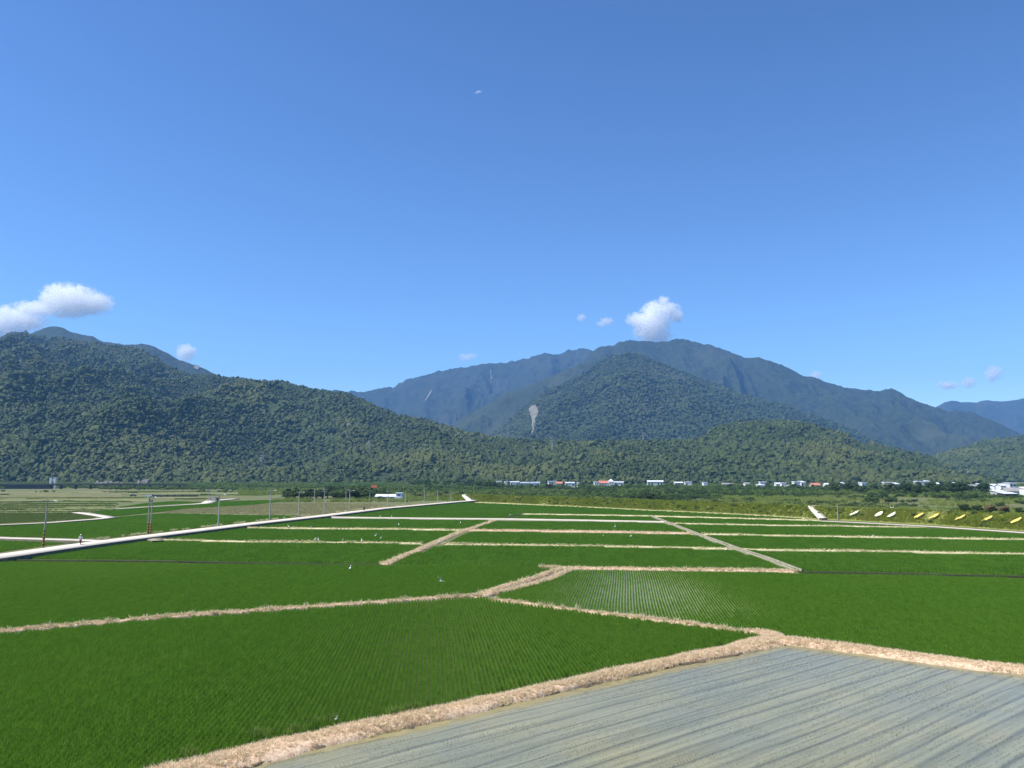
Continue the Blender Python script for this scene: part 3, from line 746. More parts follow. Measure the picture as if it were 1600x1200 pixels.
F([(186, 793), (228, 786.8), (272, 783.6), (318, 785.3), (225, 790.9)], 'thin rice sliver above the bright concrete lane', 700)

M['stubble'] = mat('pale_stubble', (.28, .27, .13), .95, color2=(.22, .23, .10), scale=.06, bump=.08, bscale=2)
M['olive'] = mat('olive_grass_field', (.15, .19, .05), .95, color2=(.11, .155, .036), scale=.05, bump=.08, bscale=2)
M['tan'] = mat('tan_fallow_field', (.20, .195, .08), .95, color2=(.12, .14, .045), scale=.03, bump=.08, bscale=1)
M['rust'] = mat('reddish_fallow_field', (.19, .145, .07), .95, color2=(.12, .125, .045), scale=.03, bump=.08, bscale=1)
M['palegreen'] = mat('pale_green_field', (.12, .175, .045), .95, color2=(.08, .13, .03), scale=.03, bump=.08, bscale=1)
def grass_on(pts, n, label, protos, sc, par=None):
    g = GL(pts); A = np.array(g)
    x = RNG.uniform(A[:, 0].min(), A[:, 0].max(), n); y = RNG.uniform(A[:, 1].min(), A[:, 1].max(), n)
    k = in_poly(x, y, g); x, y = x[k], y[k]
    o = scatter('field_grass', np.column_stack([x, y, 0 * x + .03]), protos, None, RNG.uniform(*sc, len(x)), label, 'grass')
    return o
beige = [(256, 801), (292, 795.3), (400, 789.3), (418, 787.6), (500, 786.2), (575, 787.6), (617, 790.6), (560, 797.4), (490, 805.2), (400, 804.4)]
field_base(beige, M['stubble'], 'pale beige stubble field beside the farm road', .03, 'stubble_field')
M['stubblegrass'] = leaf_mat('stubble_blade', (.28, .27, .12), (.36, .33, .16), .2, .05)
C_STUB = proto_col('stubble_clumps')
for k in range(3):
    mb = MB(); blades(mb, 24, 0, 0, .8, .1, .3, .2, .05, rp, True); mb.build('stubble_clump', M['stubblegrass'], col=C_STUB)
grass_on(beige, 9000, 'short beige stubble standing on the pale field', C_STUB, (.8, 1.4))
olive = [(-70, 802.5), (60, 802.2), (118, 801.6), (150, 806.5), (146, 810), (75, 815), (-70, 821)]
field_base(olive, M['olive'], 'olive green grass field inside the curved track', .03, 'grass_field')
M['olivegrass'] = leaf_mat('olive_blade', (.13, .19, .04), (.19, .23, .055), .25, .04)
C_OLIVE = proto_col('olive_clumps')
for k in range(3):
    mb = MB(); blades(mb, 26, 0, 0, .8, .15, .4, .25, .05, rp, True); mb.build('olive_clump', M['olivegrass'], col=C_OLIVE)
grass_on(olive, 14000, 'olive grass growing inside the curved track', C_OLIVE, (.7, 1.3))
# terraced strips beyond: (y0, y1, x0, x1, material)
M['terrace_bund'] = mat('grassy_terrace_bund', (.33, .31, .15), .95, color2=(.10, .13, .035), scale=.05, bump=.05, bscale=2)
rt = random.Random(5)
rows = [(799, 801.5, -70, 150, 'olive'), (796.2, 798.6, -70, 165, 'palegreen'), (793.2, 795.8, -70, 172, 'olive'), (790, 792.8, -70, 178, 'palegreen'), (786.4, 789.6, -70, 182, 'olive'),
        (783.6, 786, -70, 205, 'palegreen'), (780.4, 783.2, -70, 232, 'tan'), (777.6, 780, -70, 240, 'olive'), (775, 777.3, -70, 190, 'rust'), (772.4, 774.7, -70, 200, 'tan'), (770.2, 772.1, -70, 190, 'rust'), (768, 769.9, -70, 170, 'tan'),
        (779.6, 782, 275, 330, 'palegreen'), (777, 779, 245, 345, 'tan'), (774, 776.4, 260, 400, 'olive'), (771, 773.4, 190, 440, 'tan'), (768, 770.4, 180, 440, 'palegreen')]
names = {'olive': 'olive grass strip', 'palegreen': 'pale green crop strip', 'tan': 'tan fallow strip', 'rust': 'reddish fallow strip'}
TSTEP = [(0, .0)]
ti = 0
for y0, y1, x0, x1, mm in rows:
    n = 7; xs = np.linspace(x0, x1, n)
    tl = -0.004
    up = [(x, y0 + (x - 100) * tl + rt.uniform(-.12, .12)) for x in xs]; lo = [(x, y1 + (x - 100) * tl + rt.uniform(-.12, .12)) for x in xs]
    o = field_base(up + lo[::-1], M[mm], names[mm] + ' in the terraced fields left of the concrete lane', .03, 'field_strip'); o['group'] = 'terraced field strips ' + mm
    g = GL(lo)
    o, C, N, W = ribbon('terrace_bund', g, .8, scaled(ROUND, .7), M['terrace_bund'], 0, .05, 2.5, .2)
    tag(o, 'low pale bund edging a terraced field strip', 'bund', 'terrace bunds', 'structure')
    P, s = spread(C, N, W, .5 if y1 > 780 else .15, .3)
    gscat = scatter('dry_grass', P, C_STRAWG, None, RNG.uniform(.6, 1.1, len(P)), parent=o)
    A = np.array(GL(up + lo[::-1]))
    cnt = 2500
    x = RNG.uniform(A[:, 0].min(), A[:, 0].max(), cnt); y = RNG.uniform(A[:, 1].min(), A[:, 1].max(), cnt)
    k = in_poly(x, y, A.tolist()) & (fbm(x / 25, y / 25, 3, 8) > -.25)
    if mm in ('olive', 'palegreen'):
        gg = scatter('field_grass', np.column_stack([x[k], y[k], 0 * x[k] + .03]), C_OLIVE, None, RNG.uniform(.8, 1.6, k.sum()), 'short grass on the ' + names[mm] + ' of the terraces', 'grass')
        gg['group'] = 'grass on terraced ' + mm + ' strips'

# ------------------------------------------------------------------ flooded field
def water_mat():
    m = bpy.data.materials.new('muddy_shallow_water'); m.use_nodes = True
    nt = m.node_tree; b = nt.nodes['Principled BSDF']
    geo = nt.nodes.new('ShaderNodeNewGeometry')
    mp = nt.nodes.new('ShaderNodeMapping'); mp.inputs['Rotation'].default_value = (0, 0, ROW_ANG)
    nt.links.new(geo.outputs['Position'], mp.inputs['Vector'])
    st = nt.nodes.new('ShaderNodeMapping'); st.inputs['Scale'].default_value = (.05, 1.7, 1)      # streaks drawn out along x
    nt.links.new(mp.outputs['Vector'], st.inputs['Vector'])
    n1 = nt.nodes.new('ShaderNodeTexNoise'); n1.inputs['Scale'].default_value = 1.0; n1.inputs['Detail'].default_value = 5; n1.inputs['Roughness'].default_value = .7
    nt.links.new(st.outputs['Vector'], n1.inputs['Vector'])
    r1 = nt.nodes.new('ShaderNodeValToRGB'); e = r1.color_ramp.elements
    e[0].position = .36; e[0].color = (.195, .192, .120, 1); e[1].position = .60; e[1].color = (.290, .282, .176, 1)
    nt.links.new(n1.outputs['Fac'], r1.inputs['Fac'])
    n2 = nt.nodes.new('ShaderNodeTexNoise'); n2.inputs['Scale'].default_value = .14; n2.inputs['Detail'].default_value = 4
    nt.links.new(geo.outputs['Position'], n2.inputs['Vector'])
    r2 = nt.nodes.new('ShaderNodeValToRGB'); r2.color_ramp.elements[0].position = .35; r2.color_ramp.elements[1].position = .7
    r2.color_ramp.elements[0].color = (.86, .90, .96, 1); r2.color_ramp.elements[1].color = (1.08, 1.03, .88, 1)
    nt.links.new(n2.outputs['Fac'], r2.inputs['Fac'])
    mx = nt.nodes.new('ShaderNodeMix'); mx.data_type = 'RGBA'; mx.blend_type = 'MULTIPLY'; mx.inputs['Factor'].default_value = 1
    nt.links.new(r1.outputs['Color'], mx.inputs['A']); nt.links.new(r2.outputs['Color'], mx.inputs['B'])
    wv = nt.nodes.new('ShaderNodeTexWave'); wv.wave_type = 'BANDS'; wv.bands_direction = 'Y'
    wv.inputs['Scale'].default_value = .26; wv.inputs['Distortion'].default_value = 5.5; wv.inputs['Detail'].default_value = 4; wv.inputs['Detail Scale'].default_value = .35; wv.inputs['Detail Roughness'].default_value = .7
    sq = nt.nodes.new('ShaderNodeMapping'); sq.inputs['Scale'].default_value = (.25, 1, 1)
    nt.links.new(mp.outputs['Vector'], sq.inputs['Vector']); nt.links.new(sq.outputs['Vector'], wv.inputs['Vector'])
    r3 = nt.nodes.new('ShaderNodeValToRGB'); r3.color_ramp.elements[0].position = .82; r3.color_ramp.elements[1].position = 1.0
    r3.color_ramp.elements[0].color = (1, 1, 1, 1); r3.color_ramp.elements[1].color = (.66, .67, .68, 1)
    nt.links.new(wv.outputs['Fac'], r3.inputs['Fac'])
    mw = nt.nodes.new('ShaderNodeMix'); mw.data_type = 'RGBA'; mw.blend_type = 'MULTIPLY'; mw.inputs['Factor'].default_value = 1
    nt.links.new(mx.outputs['Result'], mw.inputs['A']); nt.links.new(r3.outputs['Color'], mw.inputs['B'])
    n4 = nt.nodes.new('ShaderNodeTexNoise'); n4.inputs['Scale'].default_value = 5.0; n4.inputs['Detail'].default_value = 8; n4.inputs['Roughness'].default_value = .8
    nt.links.new(geo.outputs['Position'], n4.inputs['Vector'])
    r4 = nt.nodes.new('ShaderNodeValToRGB'); r4.color_ramp.elements[0].position = .3; r4.color_ramp.elements[1].position = .7
    r4.color_ramp.elements[0].color = (.76, .76, .74, 1); r4.color_ramp.elements[1].color = (1.1, 1.1, 1.06, 1)
    nt.links.new(n4.outputs['Fac'], r4.inputs['Fac'])
    mg = nt.nodes.new('ShaderNodeMix'); mg.data_type = 'RGBA'; mg.blend_type = 'MULTIPLY'; mg.inputs['Factor'].default_value = 1
    nt.links.new(mw.outputs['Result'], mg.inputs['A']); nt.links.new(r4.outputs['Color'], mg.inputs['B'])
    nt.links.new(mg.outputs['Result'], b.inputs['Base Color'])
    b.inputs['Roughness'].default_value = .22; b.inputs['IOR'].default_value = 1.33; b.inputs['Specular IOR Level'].default_value = .32
    bn = nt.nodes.new('ShaderNodeTexNoise'); bn.inputs['Scale'].default_value = 3.0; bn.inputs['Detail'].default_value = 3
    nt.links.new(geo.outputs['Position'], bn.inputs['Vector'])
    bp = nt.nodes.new('ShaderNodeBump'); bp.inputs['Strength'].default_value = .35; bp.inputs['Distance'].default_value = .012
    nt.links.new(bn.outputs['Fac'], bp.inputs['Height']); nt.links.new(bp.outputs['Normal'], b.inputs['Normal'])
    return m
pA, pB = np.array(G(981, 1180)[:2]), np.array(G(1200, 1109)[:2])
dv = (pB - pA) / np.linalg.norm(pB - pA)
ROW_ANG = -math.atan2(dv[1], dv[0])
M['water'] = water_mat()
wpoly = [tuple(p) for p in B1l] + GL([(1263, 1013), (1334, 1024), (1422, 1036), (1504, 1048), (1600, 1058), (1780, 1082), (1800, 1420), (180, 1420)])
wo = mk('water', [(x, y, .06) for x, y in wpoly], [tuple(range(len(wpoly)))], M['water'])
tag(wo, 'shallow grey muddy water covering the freshly planted field', 'water', kind='structure')
M['mudrim'] = mat('algae_mud_rim', (.30, .26, .12), .35, color2=(.22, .19, .09), scale=1.2, spec=.5)
for pts, w, lb in ((B1l[:-1], 1.2, 'yellowish mud rim along the thick straw bund'), (GL([(1222, 1011), (1263, 1013), (1334, 1023.5), (1422, 1035.5), (1504, 1047), (1600, 1057), (1780, 1081)]), .8, 'yellowish mud rim along the far side of flooded field')):
    C = dens(pts, .4); T, N = frame(C)
    o, *_ = ribbon('mud_rim', [tuple(p) for p in C - N * .25], w, [(-1, .064), (1, .072)], M['mudrim'], 0, 0, .4, .6, smooth=False)
    tag(o, lb, 'mud', kind='structure')
M['bankfoot'] = mat('dark_brown_foot', (.085, .065, .04), .8, color2=(.17, .13, .085), scale=2.5, bump=.05, bscale=9)  # mottled dark brown strip along the water edge of the bund
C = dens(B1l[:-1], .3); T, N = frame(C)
o, *_ = ribbon('dark_bank_foot', [tuple(p) for p in C + N * .14], .34, [(-1, .05), (-.5, .13), (.3, .17), (1, .10)], M['bankfoot'], 0, .10, .3, .9, smooth=False)
tag(o, 'dark brown foot along the thick straw bund', 'soil', kind='structure')
M['seedling'] = leaf_mat('rice_seedling', (.05, .065, .025), (.08, .095, .035), .1, .3)
C_SEED = proto_col('seedling_rows')
for k in range(6):
    mb = MB()
    for j in range(10):
        if rp.random() < .62: blades(mb, 6, rp.uniform(-.03, .03), (j - 4.5) * .2 + rp.uniform(-.03, .03), .03, .03, .09, .05, .006, rp, True)
    mb.build('seedling_row', M['seedling'], col=C_SEED)
wp = np.array(wpoly); az = math.atan2(dv[0], dv[1]); ca, sa = math.cos(az), math.sin(az)
U, Vv = np.meshgrid(np.arange(-80, 80, .3), np.arange(-20, 140, 2.0)); U, Vv = U.ravel(), Vv.ravel()
U = U + .15 * np.sin(Vv * .12) + .05 * np.sin(Vv * .5)
x, y = U * ca + Vv * sa, -U * sa + Vv * ca
k = in_poly(x, y, wpoly); px, py = to_px(np.column_stack([x, y, 0 * x])); k &= (px < 1640) & (py < 1230) & (fbm(x / 6, y / 6, 3, 6) > -.35)
scatter('rice_seedlings', np.column_stack([x[k], y[k], 0 * x[k] + .05]), C_SEED, np.full(k.sum(), -az), RNG.uniform(.7, 1.2, k.sum()), 'faint rows of tiny rice seedlings poking out of the muddy water', 'seedlings')
# green weeds on the thick bund
for pts, lb, nn in (([(608, 1128), (655, 1117)], 'bright green weed patch on the thick straw bund', 40), ([(448, 1150), (462, 1156)], 'dark green weed tuft on the lower straw bund', 8), ([(488, 1139), (520, 1133)], 'weed tuft at the rice edge of the straw bund', 7), ([(398, 1160), (420, 1156)], 'loose weeds at the rice edge near the lower bund', 9), ([(290, 1192), (300, 1190)], 'small weed tuft at the bottom end of the straw bund', 5)):
    g = np.array(GL(pts)); f = RNG.random(nn)[:, None]
    P = g[0] * (1 - f) + g[1] * f + RNG.normal(0, .22, (nn, 2))
    scatter('weeds', np.column_stack([P, np.full(nn, .36)]), C_WEED, None, RNG.uniform(.5, 1.0, nn), lb, 'weeds')

# ------------------------------------------------------------------ levee
LV = [(1790, 840), (1600, 830), (1450, 820), (1290, 812), (1200, 806), (1101, 801), (1003, 796.6), (890, 790.8), (750, 784.6), (716, 782.2), (690, 780.6), (640, 778.5)]
lv = np.array(GL(LV)); T, N = frame(lv)
N = np.where((N[:, 1] < 0)[:, None], -N, N)
LH = np.array([3.6, 3.6, 3.5, 3.4, 3.4, 3.4, 3.4, 3.4, 3.3, 3.0, 2.2, .3])
def levee_pt(C, Nn, h, s):
    """s 0 foot .. 1 crest edge .. 2 back foot"""
    off = np.interp(s, [0, 1, 1.4, 2], [0, 6.0, 10.5, 17.0]); z = np.interp(s, [0, 1, 1.4, 2], [0, 1, 1, 0])
    return C + Nn * off[:, None], z * h
Cl = dens(lv.tolist(), 4); Tl, Nl = frame(Cl); Nl = np.where((Nl[:, 1] < 0)[:, None], -Nl, Nl)
lq = np.linspace(0, 1, len(Cl)); lk = np.concatenate([[0], np.cumsum(np.linalg.norm(np.diff(lv, axis=0), axis=1))]); ll = np.concatenate([[0], np.cumsum(np.linalg.norm(np.diff(Cl, axis=0), axis=1))])
Hl = np.interp(ll, lk, LH)
rowsV = []
for s in np.linspace(0, 2, 15):
    p, z = levee_pt(Cl, Nl, Hl, np.full(len(Cl), s)); z = z + .18 * fbm(p[:, 0] / 4, p[:, 1] / 4, 3, 3) * min(1, s * 3)
    rowsV.append(np.column_stack([p, z - .02]))
M['levee'] = mat('levee_turf', (.17, .20, .04), .95, color2=(.21, .21, .06), scale=.12, bump=.1, bscale=2)
o = grid_mesh('levee', np.stack(rowsV, 0)[::-1], M['levee'])
tag(o, 'grassy flood levee behind the rice fields', 'levee', kind='structure')
n = 30000
i = RNG.integers(0, len(Cl), n); s = np.where(RNG.random(n) < .75, RNG.uniform(.08, 1.05, n), RNG.uniform(1, 1.5, n))
p, z = levee_pt(Cl[i] + RNG.uniform(-2, 2, (n, 1)) * Tl[i], Nl[i], Hl[i], s)
ke = fbm(p[:, 0] / 7, p[:, 1] / 7, 3, 13)
kk = ke > -.55
lg = scatter('levee_grass', np.column_stack([p, z - .05])[kk], C_LEVEE, None, RNG.uniform(.45, .95, kk.sum()) * (1 + .5 * ke[kk]), 'yellow green grass growing over the levee slope', 'grass')
n = 420
i = RNG.integers(0, len(Cl), n); p, z = levee_pt(Cl[i] + RNG.uniform(-2, 2, (n, 1)) * Tl[i], Nl[i], Hl[i], RNG.uniform(.1, 1.35, n))
scatter('levee_bushes', np.column_stack([p, z - .05]), C_SCRUB, None, RNG.uniform(.2, .55, n), 'small dark weeds dotted over the levee slope', 'weeds')
def levee_ramp(x_foot, x_crest, w, label):
    a = np.interp(0, [0], [0])
    def near(px):
        pxs, _ = to_px(np.column_stack([Cl, 0 * ll])); return int(np.argmin(np.abs(pxs - px)))
    pxc, _ = to_px(np.column_stack([Cl + Nl * 6.5, Hl]))
    i0, i1 = near(x_foot), int(np.argmin(np.abs(pxc - x_crest)))
    p0 = Cl[i0] - Nl[i0] * 1.0
    p1, z1 = levee_pt(Cl[i1:i1 + 1], Nl[i1:i1 + 1], Hl[i1:i1 + 1], np.array([1.05]))
    zt = float(z1[0]) + .35
    o, *_ = ribbon('levee_ramp', [tuple(p0), tuple(p1[0]), tuple(p1[0] + Nl[i1] * 3)], w, [(-1, -.6), (-1, 0), (1, 0), (1, -.6)], M['concrete'], 0, smooth=False, step=2, zs=[.5, zt, zt])
    return tag(o, label, 'ramp', kind='structure')
levee_ramp(1287, 1268, 2.4, 'pale concrete ramp climbing the levee at the road corner')
levee_ramp(738, 729, 4.5, 'white concrete ramp at the far end of the farm road')
M['gravel'] = mat('levee_crest_gravel', (.36, .32, .22), .95, color2=(.24, .25, .11), scale=.3)
sel = (ll > lk[3] - 40) & (ll < lk[5]); pc, zc = levee_pt(Cl[sel], Nl[sel], Hl[sel], np.full(sel.sum(), 1.2))
o, *_ = ribbon('levee_path', pc.tolist(), 2.6, [(-1, .28), (1, .28)], M['gravel'], 0, 0, 4, .3, smooth=False, zs=zc.tolist())
tag(o, 'pale gravel path along the levee crest', 'path', kind='structure')

# yellow characters lying on the levee slope
M['yellow'] = mat('yellow_painted_metal', (.78, .58, .13), .5, var=.06, scale=3, spec=.4)
M['cream'] = mat('cream_painted_metal', (.85, .80, .52), .5, var=.05, scale=3, spec=.4)
glyphs = [[(0, .1), (.25, 0), (.75, .35), (1, .55), (.95, 1), (.6, .8), (.3, .45), (.05, .3)],
          [(.05, .1), (.4, 0), (.95, .3), (1, .7), (.8, .95), (.4, .9), (.1, .6)],
          [(0, 0), (.3, .05), (.5, .02), (.9, .4), (1, .8), (.8, .72), (.7, 1), (.5, .8), (.2, .45)],
          [(0, .25), (.15, 0), (.3, .12), (.55, .1), (.8, .5), (1, .8), (.85, 1), (.55, .85), (.5, .65), (.35, .8), (.3, .55)],
          [(0, .1), (.25, 0), (.5, .25), (.8, .25), (.9, .45), (1, .7), (.9, 1), (.5, .85), (.3, .5)],
          [(0, .3), (.15, .2), (.1, 0), (.3, .05), (.45, .25), (.85, .35), (1, .8), (.85, 1), (.55, .8), (.25, .45)],
          [(0, .2), (.1, 0), (.35, .15), (.7, .3), (.8, .5), (1, .6), (.95, .95), (.65, 1), (.4, .7), (.15, .45)],
          [(0, .15), (.3, 0), (.6, .2), (.95, .45), (1, .85), (.7, 1), (.5, .75), (.2, .5)]]
gl_lab = ['cream letter shape on the levee slope next to the ramp', 'rounded cream letter shape with unbroken outline on the levee slope', 'cream letter shape with a notched top edge on the levee', 'pale yellow letter shape with two separate humps on the levee',
          'yellow letter shape with a flat top edge on the levee', 'yellow letter shape with a forked lower end on the levee', 'golden letter shape above the bend of the levee road', 'golden letter shape at the end of the levee slogan']
gpx = [(1332, 806.5), (1365, 807.5), (1394.5, 809.8), (1432, 811), (1469.5, 812.8), (1509.5, 815), (1554, 817.6), (1598, 820.5)]
for k, (px_, py_) in enumerate(gpx):
    pxs, _ = to_px(np.column_stack([Cl + Nl * 3.0, Hl * .5])); j = int(np.argmin(np.abs(pxs - px_)))
    _, pys = to_px(np.column_stack([Cl[j] + Nl[j] * 3, Hl[j] * .5])[None] if False else np.array([[*(Cl[j] + Nl[j] * 3.0), Hl[j] * .5]]))
    sc_ = 2.1
    t3 = Vector((-Tl[j][0], -Tl[j][1], 0)); t3 = t3 if t3.x > 0 else -t3
    s3 = Vector((Nl[j][0] * 6, Nl[j][1] * 6, Hl[j])).normalized(); nn3 = t3.cross(s3)
    if nn3.z < 0: nn3 = -nn3
    org = Vector((*(Cl[j] + Nl[j] * 3.0), Hl[j] * .5)) + nn3 * .45
    g = glyphs[k]; n_ = len(g); V = []
    for lvl in (0, .3):
        for (a, b) in g:
            V.append(t3 * (a - .5) * 1.75 + s3 * (b - .5) * 2.9 + nn3 * lvl)
    fc = [tuple(range(n_))[::-1], tuple(range(n_, 2 * n_))] + [(q, (q + 1) % n_, n_ + (q + 1) % n_, n_ + q) for q in range(n_)]
    e = empty('slope_letter', org); tag(e, gl_lab[k], 'letter', 'yellow letters on the levee')
    mk('letter_plate', V, fc, M['cream' if k < 3 else 'yellow'], e)
    for a in (-.4, .4): MB().tube([t3 * a, t3 * a - nn3 * .75], .05, 6).build('support_post', M['concrete_old'], e)

# ------------------------------------------------------------------ riverbed scrub beyond the levee
def area(n, px0, px1, Y0, Y1):
    Y = np.sqrt(RNG.uniform(Y0 ** 2, Y1 ** 2, n)); px = RNG.uniform(px0, px1, n)
    a = (px - 800) / F_PX / (CP - .11 * SP * 0 + .0)
    X = a * Y * 1.0; return X, Y, px
lev_depth = lambda X: np.interp(X, (lv + N * 19)[::-1, 0], (lv + N * 19)[::-1, 1])
X, Y, px = area(46000, 610, 1660, 215, 900)
k = (Y > lev_depth(X)) & (fbm(X / 45, Y / 70, 3, 22) > -.15) ; X, Y = X[k], Y[k]
scatter('reeds', np.column_stack([X, Y, 0 * X]), C_REED, None, RNG.uniform(.5, 1.25, len(X)), 'yellow green reeds and tall grass on the riverbed behind the levee', 'reeds')
X, Y, px = area(10500, 600, 1680, 230, 1200)
k = (Y > lev_depth(X) + 4) & (fbm(X / 60, Y / 90, 3, 29) > np.interp(Y, [230, 450, 700, 1200], [.12, .02, -.3, -.5])); X, Y = X[k], Y[k]
scatter('scrub', np.column_stack([X, Y, 0 * X]), C_SCRUB, None, RNG.uniform(.7, 1.8, len(X)) * np.interp(Y, [230, 900], [.75, 1.25]), 'green scrub bushes scattered over the riverbed', 'scrub')
M['scrub_dark'] = leaf_mat('dark_scrub_leaf', (.030, .062, .016), (.060, .105, .026), .2, .012)
C_SCRUBD = proto_col('dark_scrub_bushes')
for k in range(4):
    mb = MB()
    for j in range(5):
        leafball(mb, 55, (rp.uniform(-1, 1), rp.uniform(-1, 1), rp.uniform(.5, 1.3)), rp.uniform(.7, 1.1), .9, .22, rp)
    mb.build('dark_scrub_bush', M['scrub_dark'], col=C_SCRUBD)
X, Y, px = area(5200, 640, 1680, 250, 860)
k = (Y > lev_depth(X) + 6) & (fbm(X / 38, Y / 55, 3, 57) > np.interp(Y, [250, 420, 620, 860], [.34, .22, .05, -.12])); X, Y = X[k], Y[k]
scatter('dark_scrub', np.column_stack([X, Y, 0 * X]), C_SCRUBD, None, RNG.uniform(.7, 1.7, len(X)) * np.interp(Y, [250, 860], [.7, 1.35]), 'dark green bushes standing in patches on the riverbed', 'scrub')
X, Y, px = area(9000, -80, 640, 640, 1330)
k = fbm(X / 60, Y / 50, 3, 31) > np.interp(Y, [640, 900, 1200], [.35, .12, -.6]); X, Y = X[k], Y[k]
scatter('scrub', np.column_stack([X, Y, 0 * X]), C_SCRUB, None, RNG.uniform(.6, 1.7, len(X)) * np.interp(Y, [640, 1200], [.6, 1.8]), 'green scrub along the foot of the tall wooded hill', 'scrub')
X, Y, px = area(9000, 380, 760, 430, 900)
k = fbm(X / 40, Y / 60, 3, 37) > np.interp(Y, [430, 600, 800], [.1, 0, -.3]); X, Y = X[k], Y[k]
scatter('reeds', np.column_stack([X, Y, 0 * X]), C_REED, None, RNG.uniform(.5, 1.3, len(X)), 'tall grass behind the shed and the grove', 'reeds')

for pts, n_, sc_, lb in (([(-70, 786.8), (0, 786.2), (60, 784.6), (112, 783.2)], 260, (.16, .34), 'dark green hedge line across the terraced fields'), ([(-60, 773.8), (14, 773.2)], 90, (.25, .5), 'short dark hedge at the reddish fallow strips'),
                         ([(160, 768.8), (215, 770.6)], 90, (.25, .45), 'dark bank hedge leading to the parked cars'), ([(315, 773.6), (328, 773.6)], 30, (.3, .6), 'dark bush row left of the pump house'), ([(100, 803), (150, 804.2)], 60, (.12, .25), 'dark weeds at the corner of the kinked track'),
                         ([(0, 797.6), (90, 797.0), (150, 795.4)], 150, (.10, .22), 'thin dark green line between pale crop strips')):
    C = dens(GL(pts), 1.0); i = RNG.integers(0, len(C), n_)
    scatter('hedge', np.column_stack([C[i] + RNG.normal(0, .35, (n_, 2)), np.zeros(n_)]), C_SCRUBD, None, RNG.uniform(*sc_, n_), lb, 'hedge')
for pts, off, lb in (([(-60, 876), (0, 869), (67, 859.5), (150, 848), (225, 838.5), (340, 824.5), (400, 817.3), (500, 806.3), (600, 794), (715, 783.8)], 1, 'dry and green weeds along the far verge of the farm road'), ([(-60, 843.5), (0, 843), (60, 845), (112, 847.3)], 0, 'dry weeds between the side lane and the farm road')):
    C = dens(GL(pts), 1.0); T, N = frame(C); N = np.where((N[:, 0] > 0)[:, None], -N, N); n_ = 1500 if off else 420; i = RNG.integers(0, len(C), n_)
    k = fbm(C[i, 0] / 6, C[i, 1] / 6, 3, 71) > -.15; i = i[k]
    scatter('verge_weeds', np.column_stack([C[i] + N[i] * (3.1 * off + RNG.uniform(-.1, .9, (len(i), 1))), np.full(len(i), .15)]), C_STRAWG, None, RNG.uniform(.5, 1.25, len(i)), lb, 'weeds')

# ------------------------------------------------------------------ trees (each a thing: trunk, crown)
M['bark'] = mat('tree_bark', (.12, .09, .06), .95, var=.3, scale=3, coord='obj')
M['leaf_d'] = leaf_mat('dark_tree_leaf', (.030, .060, .018), (.058, .095, .028), .2, .02)
M['leaf_m'] = leaf_mat('mid_tree_leaf', (.055, .105, .026), (.10, .16, .04), .25, .02)
M['leaf_b'] = leaf_mat('brown_tree_leaf', (.16, .11, .06), (.22, .15, .08), .2, .02)
def tree_proto(name, mleaf, seed, wide=1.0, bush=False):
    """height 1 unit = whole tree"""
    rs = random.Random(seed); e = empty(name)
    tb = MB(); hz = .12 if bush else .34
    tb.tube([(0, 0, -.05), (.01, 0, hz * .5), (.02, .01, hz + .12)], [.035, .028, .018], 7)
    cb = MB(); nl = 8 if bush else 9
    for q in range(nl):
        a = 2 * math.pi * q / nl + rs.uniform(-.4, .4); rr = rs.uniform(.12, .30) * wide if q else 0
        c = (rr * math.cos(a), rr * math.sin(a), (rs.uniform(.28, .62) if bush else rs.uniform(.46, .78)))
        if q % 3 == 0 and not bush: c = (c[0] * .5, c[1] * .5, rs.uniform(.72, .86))
        tb.tube([(.015, 0, hz * .8), (c[0] * .5, c[1] * .5, (hz + c[2]) / 2), c], [.014, .010, .004], 5)
        leafball(cb, 95, c, rs.uniform(.13, .21) * wide ** .5, .8, .042, rs)
    tb.build('trunk', M['bark'], e); cb.build('crown', mleaf, e)
    return e
protos = {}
specs = [('broadleaf_tree', M['leaf_d'], 1, 1.0, False), ('broadleaf_tree', M['leaf_d'], 2, 1.25, False), ('broadleaf_tree', M['leaf_m'], 3, 1.1, False), ('broadleaf_tree', M['leaf_m'], 4, 1.4, False),
         ('shrub', M['leaf_d'], 5, 1.5, True), ('shrub', M['leaf_m'], 6, 1.6, True), ('shrub', M['leaf_b'], 7, 1.5, True)]
PT = [tree_proto(*s) for s in specs]
usedp = [False] * len(PT)
def crest(px, s_=1.25):
    pc_, zc_ = levee_pt(Cl, Nl, Hl, np.full(len(Cl), s_)); q, _ = to_px(np.column_stack([pc_, zc_])); j = int(np.argmin(np.abs(q - px)))
    return pc_[j][0], pc_[j][1], zc_[j]
def plant(i, px, py, h, label, cat, group, Y=None, wz=1.0, onlevee=False):
    zb = 0.0
    if onlevee: x, y, zb = crest(px); zb -= .1
    elif Y is None: x, y, _ = G(px, py)
    else: x, y = (px - 800) / F_PX * Y, Y
    rz = random.uniform(0, 6.28); s = (h * wz, h * wz, h)
    if not usedp[i]:
        o = PT[i]; usedp[i] = True; o.location = (x, y, zb); o.rotation_euler = (0, 0, rz); o.scale = s
        KID[o.name] = [(c, kids(c)) for c in kids(o)]
    else: o = copy_tree(PT[i], (x, y, zb), rz, s)
    if 'group' in o: del o['group']
    look = ['dark slender ', 'dark spreading ', 'light green slender ', 'light green spreading ', 'dark low rounded ', 'light green low rounded ', 'brown '][i]
    return tag(o, look + label, cat, group + ', ' + look.strip())
rr = random.Random(21)
for k in range(62):                                              # grove left of the shed
    px = rr.uniform(447, 602); w = abs(px - 525) / 75
    plant(rr.choice([0, 1, 1, 4, 4, 5, 3]), px, 780.6 + rr.uniform(-3.2, .8), rr.uniform(5.8, 8.4) * (1 - .15 * w), 'tree in the grove beside the white roofed shed', 'tree', 'trees of the grove', wz=1.5)
